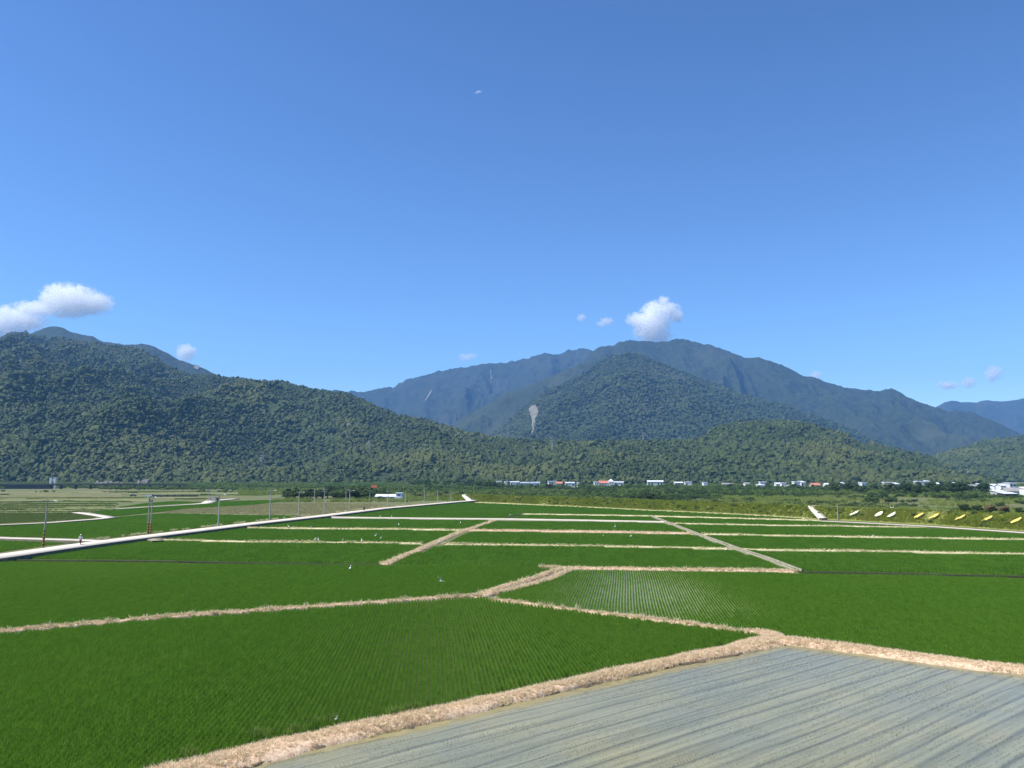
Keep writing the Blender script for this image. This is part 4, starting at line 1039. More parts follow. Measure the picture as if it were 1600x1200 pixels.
for k in range(14):
    plant(rr.choice([4, 5]), rr.uniform(445, 602), 781.8 + rr.uniform(-1, .6), rr.uniform(2.2, 3.6), 'shrub at the edge of the grove', 'shrub', 'shrubs of the grove')
for k in range(85):                                              # belt before the village
    px = rr.uniform(765, 1345); Y = rr.uniform(760, 960)
    plant(rr.choice([0, 1, 2, 2, 3]), px, 0, rr.uniform(3.6, 6.6), 'tree in the belt before the village houses', 'tree', 'trees before the village', Y, 1.25)
for k in range(52):                                              # taller belt on the right
    px = rr.uniform(1300, 1552); Y = rr.uniform(560, 700)
    plant(rr.choice([0, 0, 1, 1, 2]), px, 0, rr.uniform(5.5, 9.5), 'tree in the dense tall row before the warehouses', 'tree', 'tall dark tree row', Y, 1.2)
for k in range(30):
    px = rr.uniform(1560, 1670); Y = rr.uniform(430, 500)
    plant(rr.choice([4, 5, 4]), px, 0, rr.uniform(2.0, 3.4), 'bush in front of the warehouse with white roofs', 'shrub', 'bushes before the warehouses', Y, 1.1)
for k in range(28):
    px = rr.uniform(640, 800); Y = rr.uniform(820, 1250)
    plant(rr.choice([2, 3, 1]), px, 0, rr.uniform(6, 10), 'tree at the foot of the hill left of the village', 'tree', 'trees at the hill foot', Y, 1.2)
for px, py, h in [(990, 783.5, 4.6), (1001, 784.6, 5.2), (1012, 785.2, 5.6), (1022, 785.2, 5.0), (1028, 784, 4.4)]:
    plant(1, px, py, h, 'tree in the rounded clump on the reed flat', 'tree', 'dark clump on the reed flat', wz=1.3)
for px, py, h in [(1504, 805, 4.2), (1513, 806.5, 4.6), (1523, 806, 4.4), (1533, 806.8, 4.2), (1543, 806, 4.6), (1578, 803, 3.6), (1590, 802, 3.8)]:
    plant(4, px, 0, h * .68, 'shrub on the levee top behind the slogan', 'shrub', 'dark shrubs behind the slogan', wz=1.1, onlevee=True)
for px in (1550, 1557, 1564, 1571):
    plant(6, px, 0, rr.uniform(2.4, 3.2), 'withered shrub on the levee beside dark shrubs', 'shrub', 'brown shrubs on the levee', wz=1.1, onlevee=True)
for px, Y, h in [(850, 560, 2.6), (887, 600, 3.0), (900, 590, 2.4), (925, 520, 2.2), (1045, 470, 2.8), (1230, 380, 2.6), (1258, 372, 2.4), (1352, 330, 2.4), (1366, 326, 2.8), (1310, 345, 2.6), (1160, 450, 3.0), (1100, 480, 3.2), (1440, 330, 2.4)]:
    plant(5, px, 0, h, 'lone bush among the reeds', 'shrub', 'lone bushes among the reeds', Y, 1.1)

# ------------------------------------------------------------------ buildings
M['white'] = mat('white_plaster', (.78, .78, .76), .7, var=.05, scale=.8, coord='obj')
M['white_roof'] = mat('white_metal_roof', (.80, .81, .82), .35, var=.04, scale=.6, coord='obj', spec=.5)
M['grey_wall'] = mat('grey_cement_wall', (.42, .42, .40), .85, var=.12, scale=.5, coord='obj')
M['grey_roof'] = mat('grey_sheet_roof', (.30, .29, .27), .6, var=.15, scale=.3, coord='obj')
M['blue_roof'] = mat('blue_grey_roof', (.36, .42, .48), .45, var=.06, scale=.5, coord='obj', spec=.5)
M['red_roof'] = mat('red_tile_roof', (.52, .20, .13), .7, var=.12, scale=1, coord='obj')
M['pink_wall'] = mat('pink_plaster', (.55, .38, .34), .8, var=.08, scale=1, coord='obj')
M['beige_wall'] = mat('beige_plaster', (.58, .52, .42), .85, var=.08, scale=1, coord='obj')
M['glass'] = mat('dark_window_glass', (.03, .035, .04), .15, spec=.6)
M['door'] = mat('dark_door', (.06, .05, .045), .6)
M['bluewall'] = mat('pale_blue_panel', (.52, .58, .72), .6, var=.04, scale=1, coord='obj')
M['green_wall'] = mat('pale_green_sheet', (.50, .55, .50), .6, var=.06, scale=.5, coord='obj')
def house(px, Y, w, d, h, label, wall='white', roof='white_roof', shape='flat', rz=0.0, rise=1.2, nwin=3, storeys=1, tower=None, name='house', z=0.0, shed=False):
    e = empty(name, ((px - 800) / F_PX * Y, Y, z), rz)
    MB().box(-w / 2, w / 2, -d / 2, d / 2, -.3, h).build('wall', M[wall], e)
    if shape == 'flat':
        r = MB().box(-w / 2 - .35, w / 2 + .35, -d / 2 - .35, d / 2 + .35, h + .002, h + .28)
        for (x0, x1, y0, y1) in ((-w / 2 - .35, w / 2 + .35, -d / 2 - .35, -d / 2 - .15), (-w / 2 - .35, w / 2 + .35, d / 2 + .15, d / 2 + .35)):
            r.box(x0, x1, y0, y1, h + .284, h + .75)
        r.build('roof', M[roof], e)
    elif shape == 'gable':
        MB().gable(-w / 2, w / 2, -d / 2, d / 2, h - .1, h + rise).build('roof', M[roof], e)
        g = MB()
        for x in (-w / 2 + .01, w / 2 - .01):
            g.add([(x - .1, -d / 2 + .05, h), (x - .1, d / 2 - .05, h), (x - .1, 0, h + rise - .15), (x + .1, -d / 2 + .05, h), (x + .1, d / 2 - .05, h), (x + .1, 0, h + rise - .15)],
                  [(0, 2, 1), (3, 4, 5), (0, 1, 4, 3), (1, 2, 5, 4), (2, 0, 3, 5)])
        g.build('gable_wall', M[wall], e)
    elif shape == 'mono':
        t = .2
        MB().add([(-w / 2 - .4, -d / 2 - .6, h + .01), (w / 2 + .4, -d / 2 - .6, h + .01), (w / 2 + .4, d / 2 + .3, h + rise), (-w / 2 - .4, d / 2 + .3, h + rise),
                  (-w / 2 - .4, -d / 2 - .6, h + t), (w / 2 + .4, -d / 2 - .6, h + t), (w / 2 + .4, d / 2 + .3, h + rise + t), (-w / 2 - .4, d / 2 + .3, h + rise + t)],
                 [(0, 3, 2, 1), (4, 5, 6, 7), (0, 1, 5, 4), (1, 2, 6, 5), (2, 3, 7, 6), (3, 0, 4, 7)]).build('roof', M[roof], e)
    sh = h / storeys
    for st in range(storeys):
        for q in range(nwin):
            x = -w / 2 + w * (q + .5) / nwin
            if st == 0 and q == nwin // 2:
                MB().box(x - .5, x + .5, -d / 2 - .04, -d / 2 + .03, 0, min(2.1, h * .8)).build('door', M['door'], e)
            else:
                ww = min(.8, w / nwin * .32)
                wv = MB().box(x - ww, x + ww, -d / 2 - .03, -d / 2 + .03, st * sh + sh * .35, st * sh + sh * .78).build('window', M['glass'], e)
                MB().box(x - ww - .1, x + ww + .1, -d / 2 - .12, -d / 2 + .02, st * sh + sh * .35 - .12, st * sh + sh * .35 - .002).build('sill', M[wall], wv)
    if tower:
        x0, x1, hh = tower
        MB().box(x0, x1, -d * .3, d * .3, h - .1, hh).build('rooftop_room', M[wall], e)
        MB().box(x0 - .2, x1 + .2, -d * .3 - .2, d * .3 + .2, hh + .002, hh + .2).build('rooftop_slab', M[roof], e)
    return tag(e, label, 'house')
W1 = lambda px: px / F_PX
H_ = [  # px0, px1, Y, top height, kwargs
    (776, 783, 1010, 6.2, dict(label='small white house at the end of the village row', shape='flat', nwin=2, storeys=2)),
    (788.5, 792.5, 1020, 6.0, dict(label='tiny white hut beside the end house', shape='flat', nwin=1)),
    (797, 811, 1010, 6.4, dict(label='long white roofed house near the village end', shape='mono', rise=.8)),
    (813, 827, 1000, 5.6, dict(label='grey house under a blue grey roof', wall='grey_wall', roof='blue_roof', shape='gable')),
    (829, 843, 1000, 5.8, dict(label='white walled house with a blue grey gable roof', roof='blue_roof', shape='gable')),
    (856, 868, 1010, 6.4, dict(label='white house attached to the orange roofed house', shape='flat', storeys=2)),
    (868.6, 878, 1005, 5.9, dict(label='house with an orange red tiled roof', roof='red_roof', shape='gable', rise=1.8)),
    (882.5, 897, 1000, 5.6, dict(label='white roofed house right of the orange roof', shape='mono', rise=.9)),
    (901, 903.5, 960, 5.2, dict(label='narrow white gatehouse at the village edge', shape='flat', nwin=1)),
    (957.5, 973, 985, 6.3, dict(label='white metal roofed shed beside the big red roofed house', shape='mono', rise=.9)),
    (1010, 1034, 960, 7.6, dict(label='wide pale green warehouse with white doors', wall='green_wall', roof='white_roof', shape='gable', rise=1.2, nwin=5, name='warehouse')),
    (1052, 1065, 980, 6.0, dict(label='two storey grey white house right of the warehouse', wall='grey_wall', roof='white_roof', shape='mono', storeys=2)),
    (1068, 1078, 990, 5.6, dict(label='white house with a round topped rooftop room', shape='flat', nwin=2, tower=(-1, 2.2, 7.2))),
    (1180, 1191, 900, 3.8, dict(label='low white shed behind dark trees', shape='mono', rise=.7, nwin=2)),
    (1184, 1193, 930, 6.0, dict(label='white house with a flat roof behind the low white shed', shape='flat', nwin=2)),
    (1208, 1216, 900, 5.6, dict(label='tall white house with slanted roof', shape='mono', storeys=2, nwin=2)),
    (1217, 1223, 890, 5.2, dict(label='slim white house beside the slanted roof', shape='flat', nwin=2)),
    (1225, 1234, 860, 3.6, dict(label='grey cottage with white end wall', wall='white', roof='grey_roof', shape='gable', nwin=2)),
    (1236, 1245, 880, 6.6, dict(label='white house with a stepped flat roof', shape='flat', nwin=2, tower=(1, 3, 8.0))),
    (1246.5, 1253, 890, 7.4, dict(label='small white house at the top of the village', shape='mono', nwin=2)),
    (1263, 1276, 870, 5.4, dict(label='pink house with a steep gable roof', wall='pink_wall', roof='red_roof', shape='gable', rise=2.2, storeys=2, nwin=2)),
    (1340, 1347, 850, 5.8, dict(label='little white house above the dark tree row', shape='flat', nwin=2)),
    (1376, 1385, 820, 6.2, dict(label='low cream house above the dark tree row', wall='beige_wall', shape='flat', nwin=2)),
    (1392, 1398, 820, 6.2, dict(label='small white shed above the dark tree row', shape='mono', nwin=1)),
    (1426, 1445, 780, 7.4, dict(label='long white house with a block tower on its end', shape='flat', nwin=5, tower=(2.7, 5.6, 9.7))),
    (1284, 1290, 900, 5.0, dict(label='little white house right of the pink house', shape='gable', nwin=1)),
    (1306, 1314, 930, 5.8, dict(label='cream house peeking over the tree row', wall='beige_wall', shape='mono', nwin=2)),
    (1160, 1167, 950, 5.4, dict(label='grey roofed white cottage left of the low white shed', roof='grey_roof', shape='gable', nwin=2)),
    (1126, 1142, 980, 4.6, dict(label='long beige farm building between the houses', wall='beige_wall', roof='grey_roof', shape='gable', nwin=4)),
    (1096, 1102, 980, 5.2, dict(label='small white hut right of the rooftop room house', shape='flat', nwin=1)),
    (1455, 1460, 800, 6.4, dict(label='tiny white house right of the block tower house', shape='gable', nwin=1)),
    (1486, 1492, 820, 6.4, dict(label='pale grey house glimpsed over the tall tree row', wall='grey_wall', shape='mono', nwin=1)),
    (1506, 1518, 720, 5.2, dict(label='beige barn between tall trees and the white hut', wall='beige_wall', roof='grey_roof', shape='gable', nwin=2)),
    (1523, 1528, 700, 6.4, dict(label='white hut between the tall tree row and the warehouses', shape='flat', nwin=1)),
    (1545, 1553, 640, 7.0, dict(label='white house behind the sheds with a slanted roof', shape='mono', nwin=2, rise=1.4)),
    (1554, 1562, 630, 7.2, dict(label='white gabled house behind the sheds', shape='gable', nwin=2)),
    (1568, 1578, 700, 7.0, dict(label='white framed house far behind the warehouse', shape='flat', nwin=2, storeys=2)),
    (1546, 1560, 520, 4.3, dict(label='open shed with a long white roof', wall='grey_wall', shape='mono', rise=.9, nwin=2)),
    (1557, 1577, 500, 3.4, dict(label='low shed with a wide white roof in front', wall='door', shape='mono', rise=.9, nwin=3)),
    (1562, 1593, 560, 5.2, dict(label='big warehouse with a dull grey pitched roof', wall='grey_wall', roof='grey_roof', shape='gable', rise=2.2, nwin=6, name='warehouse')),
    (1592, 1622, 505, 6.4, dict(label='tall pale building with white upper wall', shape='mono', rise=1.4, storeys=2, nwin=4))]
for x0, x1, Y, h, kw in H_:
    rise = kw.get('rise', 1.2)
    h = h + (1.0 if Y > 700 else .4)
    if kw.get('shape') in ('gable', 'mono'): h = h - rise
    house((x0 + x1) / 2, Y, (x1 - x0) / F_PX * Y, 7.5, h, rz=rr.uniform(-.12, .12), **kw)
# big red roofed house with white wings
Y = 975
e = empty('house', ((942 - 800) / F_PX * Y, Y, 0)); tag(e, 'big white house with red roof and pointed end gable', 'house')
MB().box(-6, 5, -4, 4, -.3, 5.6).build('wall', M['white'], e)
MB().gable(-6, 5, -4, 4, 5.5, 8.2).build('roof', M['red_roof'], e)
MB().box(-11.2, -6.3, -4.5, 3, -.3, 7.4).build('wing', M['white'], e)
MB().box(-11.5, -6.15, -4.8, 3.3, 7.402, 7.7).build('wing_roof', M['white_roof'], e)
MB().box(5.6, 11.2, -5, 3, -.3, 7.6).build('wing', M['white'], e)
t = MB(); t.add([(5.3, -5.3, 7.61), (11.5, -5.3, 7.61), (11.5, 3.3, 7.61), (5.3, 3.3, 7.61), (8.4, -1, 10.6)], [(0, 3, 2, 1), (0, 1, 4), (1, 2, 4), (2, 3, 4), (3, 0, 4)]); t.build('spire_roof', M['white_roof'], e)
for x in (-9.6, -7.6, -4, -1, 2, 7, 9.4):
    for z in (1.2, 4.2):
        yy = -4.5 if x < -6 else (-5 if x > 5 else -4)
        MB().box(x - .55, x + .55, yy - .04, yy + .02, z, z + 1.3).build('window', M['glass'], e)
# shed with white roof and pale blue end house by the road
Y = 462
e = empty('shed', *[((611 - 800) / F_PX * Y, Y, 0)]); tag(e, 'long white roofed shed with a two storey pale blue end house', 'shed')
MB().box(-7.6, 3.6, -2, 2, -.2, 2.0).build('wall', M['grey_wall'], e)
MB().add([(-8, -2.7, 2.05), (3.5, -2.7, 2.05), (3.5, 2.4, 3.2), (-8, 2.4, 3.2), (-8, -2.7, 2.25), (3.5, -2.7, 2.25), (3.5, 2.4, 3.4), (-8, 2.4, 3.4)], [(0, 3, 2, 1), (4, 5, 6, 7), (0, 1, 5, 4), (1, 2, 6, 5), (2, 3, 7, 6), (3, 0, 4, 7)]).build('roof', M['white_roof'], e)
b = MB().box(3.65, 7.2, -2.8, 2, -.2, 4.0).build('end_house', M['bluewall'], e)
MB().box(3.4, 7.45, -3.05, 2.25, 4.002, 4.4).build('end_roof', M['white_roof'], e)
MB().box(3.0, 6.2, -3.4, -2.82, -.1, 1.85).build('white_annex', M['white'], e)
MB().box(4.6, 5.9, -2.86, -2.8, 2.6, 3.4).build('window', M['glass'], e)
for x in (-5.4, -3.4, 1.0): MB().box(x - .35, x + .35, -2.05, -1.97, .1, 1.6).build('door', M['door'], e)
# orange billboard
Y = 470
e = empty('billboard', ((586 - 800) / F_PX * Y, Y, 0)); tag(e, 'orange red billboard on tall posts above the shed', 'billboard')
M['orange'] = mat('orange_sign_paint', (.72, .22, .10), .5, var=.12, scale=1.2, coord='obj')
MB().box(-1.6, 1.6, -.1, .1, 6.9, 8.5).build('panel', M['orange'], e)
f = MB(); f.box(-1.7, 1.7, -.14, .14, 8.503, 8.62); f.box(-1.7, 1.7, -.14, .14, 6.78, 6.897); f.build('frame', M['door'], e)
for x in (-1.1, 1.1): MB().tube([(x, .2, -.2), (x, .2, 8.4)], .09, 8).build('post', M['concrete_old'], e)
# pump house
Y = 445
e = empty('pump_house', ((337 - 800) / F_PX * Y, Y, 0), .25); tag(e, 'small beige pump house at the end of the bright lane', 'pump house')
MB().box(-1.7, 1.7, -1.5, 1.5, -.2, 2.3).build('wall', M['beige_wall'], e)
MB().box(-2.0, 2.0, -1.8, 1.8, 2.302, 2.5).build('roof', M['grey_roof'], e)
MB().box(-1.2, -.8, -1.56, -1.48, .7, 1.7).build('window', M['glass'], e)
MB().box(2.002, 2.9, -1.2, 1.4, -.1, 2.0).build('shaded_side', M['curbwall'], e)  # added dark block painting in the shaded right side of the pump house
# viaduct
Y = 900
e = empty('viaduct', ((0 - 800) / F_PX * Y, Y, 0)); tag(e, 'long dark railway viaduct wall at the foot of the tall hill', 'viaduct')
M['dark_conc'] = mat('dark_viaduct_concrete', (.075, .078, .082), .9, var=.25, scale=.2)
MB().box(-120, 205, -2.5, 2.5, 3.9, 5.0).build('deck', M['dark_conc'], e)
MB().box(-120, 205, -2.9, -2.51, 4.2, 5.7).build('parapet', M['dark_conc'], e)
MB().box(-120, 60, -2.2, 2.2, -.2, 3.89).build('retaining_wall', M['dark_conc'], e)
for q in range(9):
    x = 70 + q * 16; MB().box(x - .9, x + .9, -1.6, 1.6, -.2, 3.89).build('pier', M['dark_conc'], e)
# twin white towers on the viaduct
Y = 912
M['offwhite'] = mat('offwhite_panel', (.62, .66, .66), .6, var=.05, scale=.5, coord='obj')
e = empty('signal_tower', ((88 - 800) / F_PX * Y, Y, 0)); tag(e, 'pair of white upright slabs standing on the dark viaduct', 'tower')
MB().box(-3.6, -1.7, -1, 1, -.2, 11.8).build('slab', M['offwhite'], e)
MB().box(1.6, 3.0, -1, 1, -.2, 12.2).build('slab', M['offwhite'], e)
MB().box(.3, 1.3, -.8, .8, 7.6, 11.2).build('white_panel', M['white'], e)
MB().box(-1.69, 1.59, -.5, .5, 5.4, 6.2).build('crossbeam', M['grey_roof'], e)
MB().box(.2, 4.4, -1.2, 1.2, 12.202, 12.6).build('cap', M['offwhite'], e)
# pale rubble / works yard beyond the viaduct
rq = random.Random(9)
for (x0, x1, n_, lb) in ((150, 196, 9, 'pale rubble heap beyond the viaduct'), (219, 236, 4, 'taller pale rubble heap at the viaduct end')):
    e = empty('rubble_heap', (((x0 + x1) / 2 - 800) / F_PX * 1150, 1150, 0)); tag(e, lb, 'rubble')
    for q in range(n_):
        bm = bmesh.new(); bmesh.ops.create_icosphere(bm, subdivisions=2, radius=1)
        for v in bm.verts: v.co *= rq.uniform(.8, 1.15)
        me = bpy.data.meshes.new('rubble_mound'); bm.to_mesh(me); bm.free(); me.materials.append(M['rubble'])
        o = bpy.data.objects.new('rubble_mound', me); COL.objects.link(o); o.parent = e
        o.location = ((q + .5) / n_ * (x1 - x0) / F_PX * 1150 - (x1 - x0) / F_PX * 575, rq.uniform(-3, 3), 3.0); o.scale = (3.2, 3, rq.uniform(2.2, 4.8) + (2.5 if x0 > 200 else 0))
# dark low embankment wall with parked cars
e = empty('boundary_wall', ((262 - 800) / F_PX * 545, 548, 0), .06); tag(e, 'low dark boundary wall behind the parked cars', 'wall')
MB().box(-9, 20, -.25, .25, -.2, 1.3).build('wall_body', M['curbwall'], e)
for q in range(7): MB().box(-9.3 + q * 4.8, -8.8 + q * 4.8, -.35, .35, -.2, 1.55).build('pillar', M['dark_conc'], e)
M['car_white'] = mat('white_car_paint', (.80, .80, .80), .25, spec=.5); M['car_dark'] = mat('dark_car_paint', (.04, .045, .055), .25, spec=.5)
M['tyre'] = mat('rubber_tyre', (.02, .02, .02), .9); M['rim'] = mat('wheel_rim', (.5, .5, .52), .35, metal=.8)
def car(px, Y, rz, paint, label):
    e = empty('parked_car', ((px - 800) / F_PX * Y, Y, 0), rz); tag(e, label, 'car')
    prof = [(-2.05, .35), (-2.1, .75), (-1.75, .92), (-1.3, 1.0), (-.75, 1.42), (.65, 1.45), (1.35, 1.0), (1.95, .88), (2.1, .6), (2.08, .35)]
    V = [(x, y * (.80 if z > 1.1 else .85), z) for y in (-1, 1) for x, z in prof]; n = len(prof)
    Fc = [tuple(range(n))[::-1], tuple(range(n, 2 * n))] + [(q, (q + 1) % n, n + (q + 1) % n, n + q) for q in range(n)]
    mk('body', V, Fc, M[paint], e)
    for y in (-.84, .84):
        mk('side_window', [(-1.1, y, 1.02), (1.15, y, 1.02), (.6, y * .97, 1.36), (-.7, y * .97, 1.36)], [(0, 1, 2, 3)], M['glass'], e)
        for x in (-1.3, 1.3):
            w = MB().tube([(x, y * .85, .33), (x, y * 1.04, .33)], .33, 16).build('wheel', M['tyre'], e)
            MB().tube([(x, y * 1.03, .33), (x, y * 1.06, .33)], .19, 12).build('rim', M['rim'], w)
    mk('windscreen', [(.72, -.66, 1.40), (.72, .66, 1.40), (1.32, .70, 1.05), (1.32, -.70, 1.05)], [(0, 1, 2, 3)], M['glass'], e)
car(237, 540, .2, 'car_white', 'white car parked before the low dark wall'); car(213, 560, .1, 'car_dark', 'dark car parked on the far lane left of the white car')
car(252, 541, -.1, 'car_dark', 'dark car parked next to the white car')

# ------------------------------------------------------------------ power pylons on the hills
M['steel'] = mat('galvanised_steel', (.30, .32, .32), .5, var=.1, scale=1, coord='obj', metal=.3)
def pylon(px, py, hgt, h, label, lean=0):
    p = h.hit(px, py)
    e = empty('power_pylon', tuple(p - np.array([0, 0, 2]))); tag(e, label, 'pylon', 'power pylons on the hill')
    H = hgt
    for sx in (-1, 1):
        for sy in (-1, 1): MB().tube([(sx * H * .09, sy * H * .09, 0), (sx * H * .03, sy * H * .03, H * .6), (sx * H * .012, sy * H * .012, H)], H * .011, 5).build('leg', M['steel'], e)
    for q in range(7):
        z0, z1 = H * q / 8, H * (q + 1) / 8; r0, r1 = np.interp([z0, z1], [0, .6 * H, H], [.09 * H, .03 * H, .012 * H])
        b = MB()
        for sy in (-1, 1):
            b.tube([(-r0, sy * r0, z0), (r1, sy * r1, z1)], H * .006, 4); b.tube([(r0, sy * r0, z0), (-r1, sy * r1, z1)], H * .006, 4)
        b.build('brace', M['steel'], e)
    for z, w in ((.62, .16), (.76, .14), (.9, .11)):
        MB().tube([(-w * H, 0, z * H), (0, 0, z * H + H * .015), (w * H, 0, z * H)], H * .011, 4).build('crossarm', M['steel'], e)
pylon(578, 709, 31, H0, 'steel lattice pylon above the bare soil patch'); pylon(863, 708, 36, H0, 'steel lattice pylon on the low ridge crest')
pylon(409, 734, 32, H0, 'steel lattice pylon low on the tall wooded hill'); pylon(1005, 690, 28, H0, 'steel lattice pylon under the rounded mountain')

# ------------------------------------------------------------------ utility poles
M['pole'] = mat('grey_concrete_pole', (.30, .29, .25), .9, var=.15, scale=2, coord='obj')
M['pole_lt'] = mat('pale_concrete_pole', (.42, .42, .36), .9, var=.12, scale=2, coord='obj')
M['band_y'] = mat('yellow_reflective_band', (.46, .27, .07), .6); M['band_k'] = mat('brown_black_band', (.13, .08, .04), .7)
M['lamp'] = mat('street_lamp_housing', (.72, .72, .70), .4); M['ceramic'] = mat('ceramic_insulator', (.55, .52, .48), .3)
def pole_parts(e, x0, H, m, lamp, bands, arms=1):
    MB().tube([(x0, 0, -.5), (x0, 0, H)], [.20, .12], 12).build('shaft', m, e)
    for q in range(bands): MB().tube([(x0, 0, .1 + q * .3), (x0, 0, .1 + q * .3 + .28)], .215 - .003 * q, 12).build('warning_band', M['band_y' if q % 2 == 0 else 'band_k'], e)
    for q in range(arms):
        z = H - .25 - q * .8
        c = MB().box(x0 - .9, x0 + .9, -.26, -.15, z, z + .12).build('crossarm', M['pole'], e)
        for x in (-.8, -.35, .8): MB().tube([(x0 + x, -.2, z + .12), (x0 + x, -.2, z + .32)], [.05, .035], 7).build('insulator', M['ceramic'], c)
    if lamp:
        a = MB().tube([(x0, 0, H * .9), (x0 + .7, 0, H * .97), (x0 + 1.25, 0, H * .985)], .03, 6).build('lamp_arm', M['pole'], e)
        MB().tube([(x0 + 1.1, 0, H * .985), (x0 + 1.35, 0, H * .985), (x0 + 1.75, 0, H * .97)], [.06, .13, .07], 8).build('lamp_head', M['lamp'], a)
def pole(px, py, top, label, m='pole', lamp=False, bands=0, arms=1, double=False, group=None, zb=.0, Y=None, lean=0):
    x, y, _ = G(px, py) if Y is None else ((px - 800) / F_PX * Y, Y, 0)
    H = CAM_H - (top - 745) * y / F_PX
    e = empty('utility_pole', (x, y, 0), 0); tag(e, label, 'utility pole', group or 'utility poles')
    pole_parts(e, 0, H, M[m], lamp, bands, arms)
    if double:
        pole_parts(e, .62, H * .93, M[m], False, bands, 0)
        MB().box(-.1, .75, -.12, .12, H * .82, H * .9).build('brace_plate', M['pole'], e)
    e.rotation_euler = (0, R(lean), 0)
    return e
pole(67, 855.5, 780, 'leaning grey utility pole with lamp and striped base by the side lane', lamp=True, bands=10, lean=2.4)
pole(231, 835.5, 775.5, 'double grey utility pole with striped bases beside the road', lamp=True, bands=9, double=True)
pole(341, 823, 771.5, 'slim pale utility pole with lamp before the pump house', 'pole_lt', lamp=True)
pole(421.5, 813, 765, 'pale utility pole with lamp at the beige field corner', 'pole_lt', lamp=True)
pole(466.5, 808, 768, 'utility pole with crossarm and lamp beside the beige field', 'pole_lt', lamp=True)
pole(506.5, 804, 763.5, 'tall utility pole rising in front of the dark grove', 'pole_lt', arms=2)
pole(546, 799.5, 765.5, 'utility pole with lamp before the right part of the grove', 'pole_lt', lamp=True)
pole(577.5, 795.2, 766, 'utility pole between the dark rider and the grove end', 'pole')
for px_, py_, tp in ((606, 791.8, 767), (633.5, 789, 766.5), (663, 786.6, 762), (684, 785, 765), (704.5, 784, 767)):
    pole(px_, py_, tp, 'thin far utility pole lining the road past the shed', 'pole_lt', group='far roadside poles', arms=1)
pole(494.5, 0, 764, 'thin utility pole standing behind the beige field', 'pole_lt', Y=440, arms=0, lamp=True, group='poles behind the beige field')
pole(543, 0, 764, 'thin utility pole standing behind the beige field', 'pole_lt', Y=440, arms=0, lamp=True, group='poles behind the beige field')
pole(329.5, 0, 764, 'thin utility pole beside the pump house', 'pole_lt', Y=430, arms=1)
pole(1303.5, 0, 788, 'small dark post on the levee right of the ramp', 'pole', Y=243, arms=0)

# ------------------------------------------------------------------ scooter riders
M['skin'] = mat('skin', (.45, .28, .20), .6); M['shirt_w'] = mat('white_shirt', (.72, .70, .66), .8); M['shirt_k'] = mat('dark_jacket', (.035, .035, .04), .8)
M['trouser'] = mat('dark_trousers', (.03, .03, .035), .8); M['helmet_w'] = mat('white_helmet', (.82, .82, .78), .3, spec=.5); M['helmet_k'] = mat('black_helmet', (.03, .03, .03), .3, spec=.5)
M['red_p'] = mat('dark_red_scooter_plastic', (.32, .03, .07), .3, spec=.5); M['black_p'] = mat('black_scooter_plastic', (.02, .02, .022), .35, spec=.5); M['lens'] = mat('headlight_lens', (.75, .75, .72), .1, spec=.6)
def skin_body(name, J, E, mats, parent):
    """one continuous figure grown over a joint skeleton"""
    me = bpy.data.meshes.new(name); keys = list(J); me.from_pydata([J[k][:3] for k in keys], [(keys.index(a), keys.index(b)) for a, b in E], [])
    o = bpy.data.objects.new(name, me); COL.objects.link(o)
    md = o.modifiers.new('skin', 'SKIN'); md.use_smooth_shade = True
    for i, k in enumerate(keys):
        sv = me.skin_vertices[0].data[i]; r = J[k][3]; sv.radius = (r, r * (J[k][4] if len(J[k]) > 4 else 1)); sv.use_root = (i == 0)
    sb = o.modifiers.new('sub', 'SUBSURF'); sb.levels = 1; sb.render_levels = 1
    dg = bpy.context.evaluated_depsgraph_get(); ev = bpy.data.meshes.new_from_object(o.evaluated_get(dg))
    o.modifiers.clear(); o.data = ev
    for m in mats: ev.materials.append(m) if len(ev.materials) < len(mats) else None
    if len(ev.materials) < len(mats):
        ev.materials.clear(); [ev.materials.append(m) for m in mats]
    for p in ev.polygons:
        c = p.center
        p.use_smooth = True
        p.material_index = 2 if c.z < .98 and (c.y < .05 or c.z < .72) else (0 if c.z > 1.42 or (c.y < -.36 and c.z > .9) else 1)
    o.parent = parent
    return o
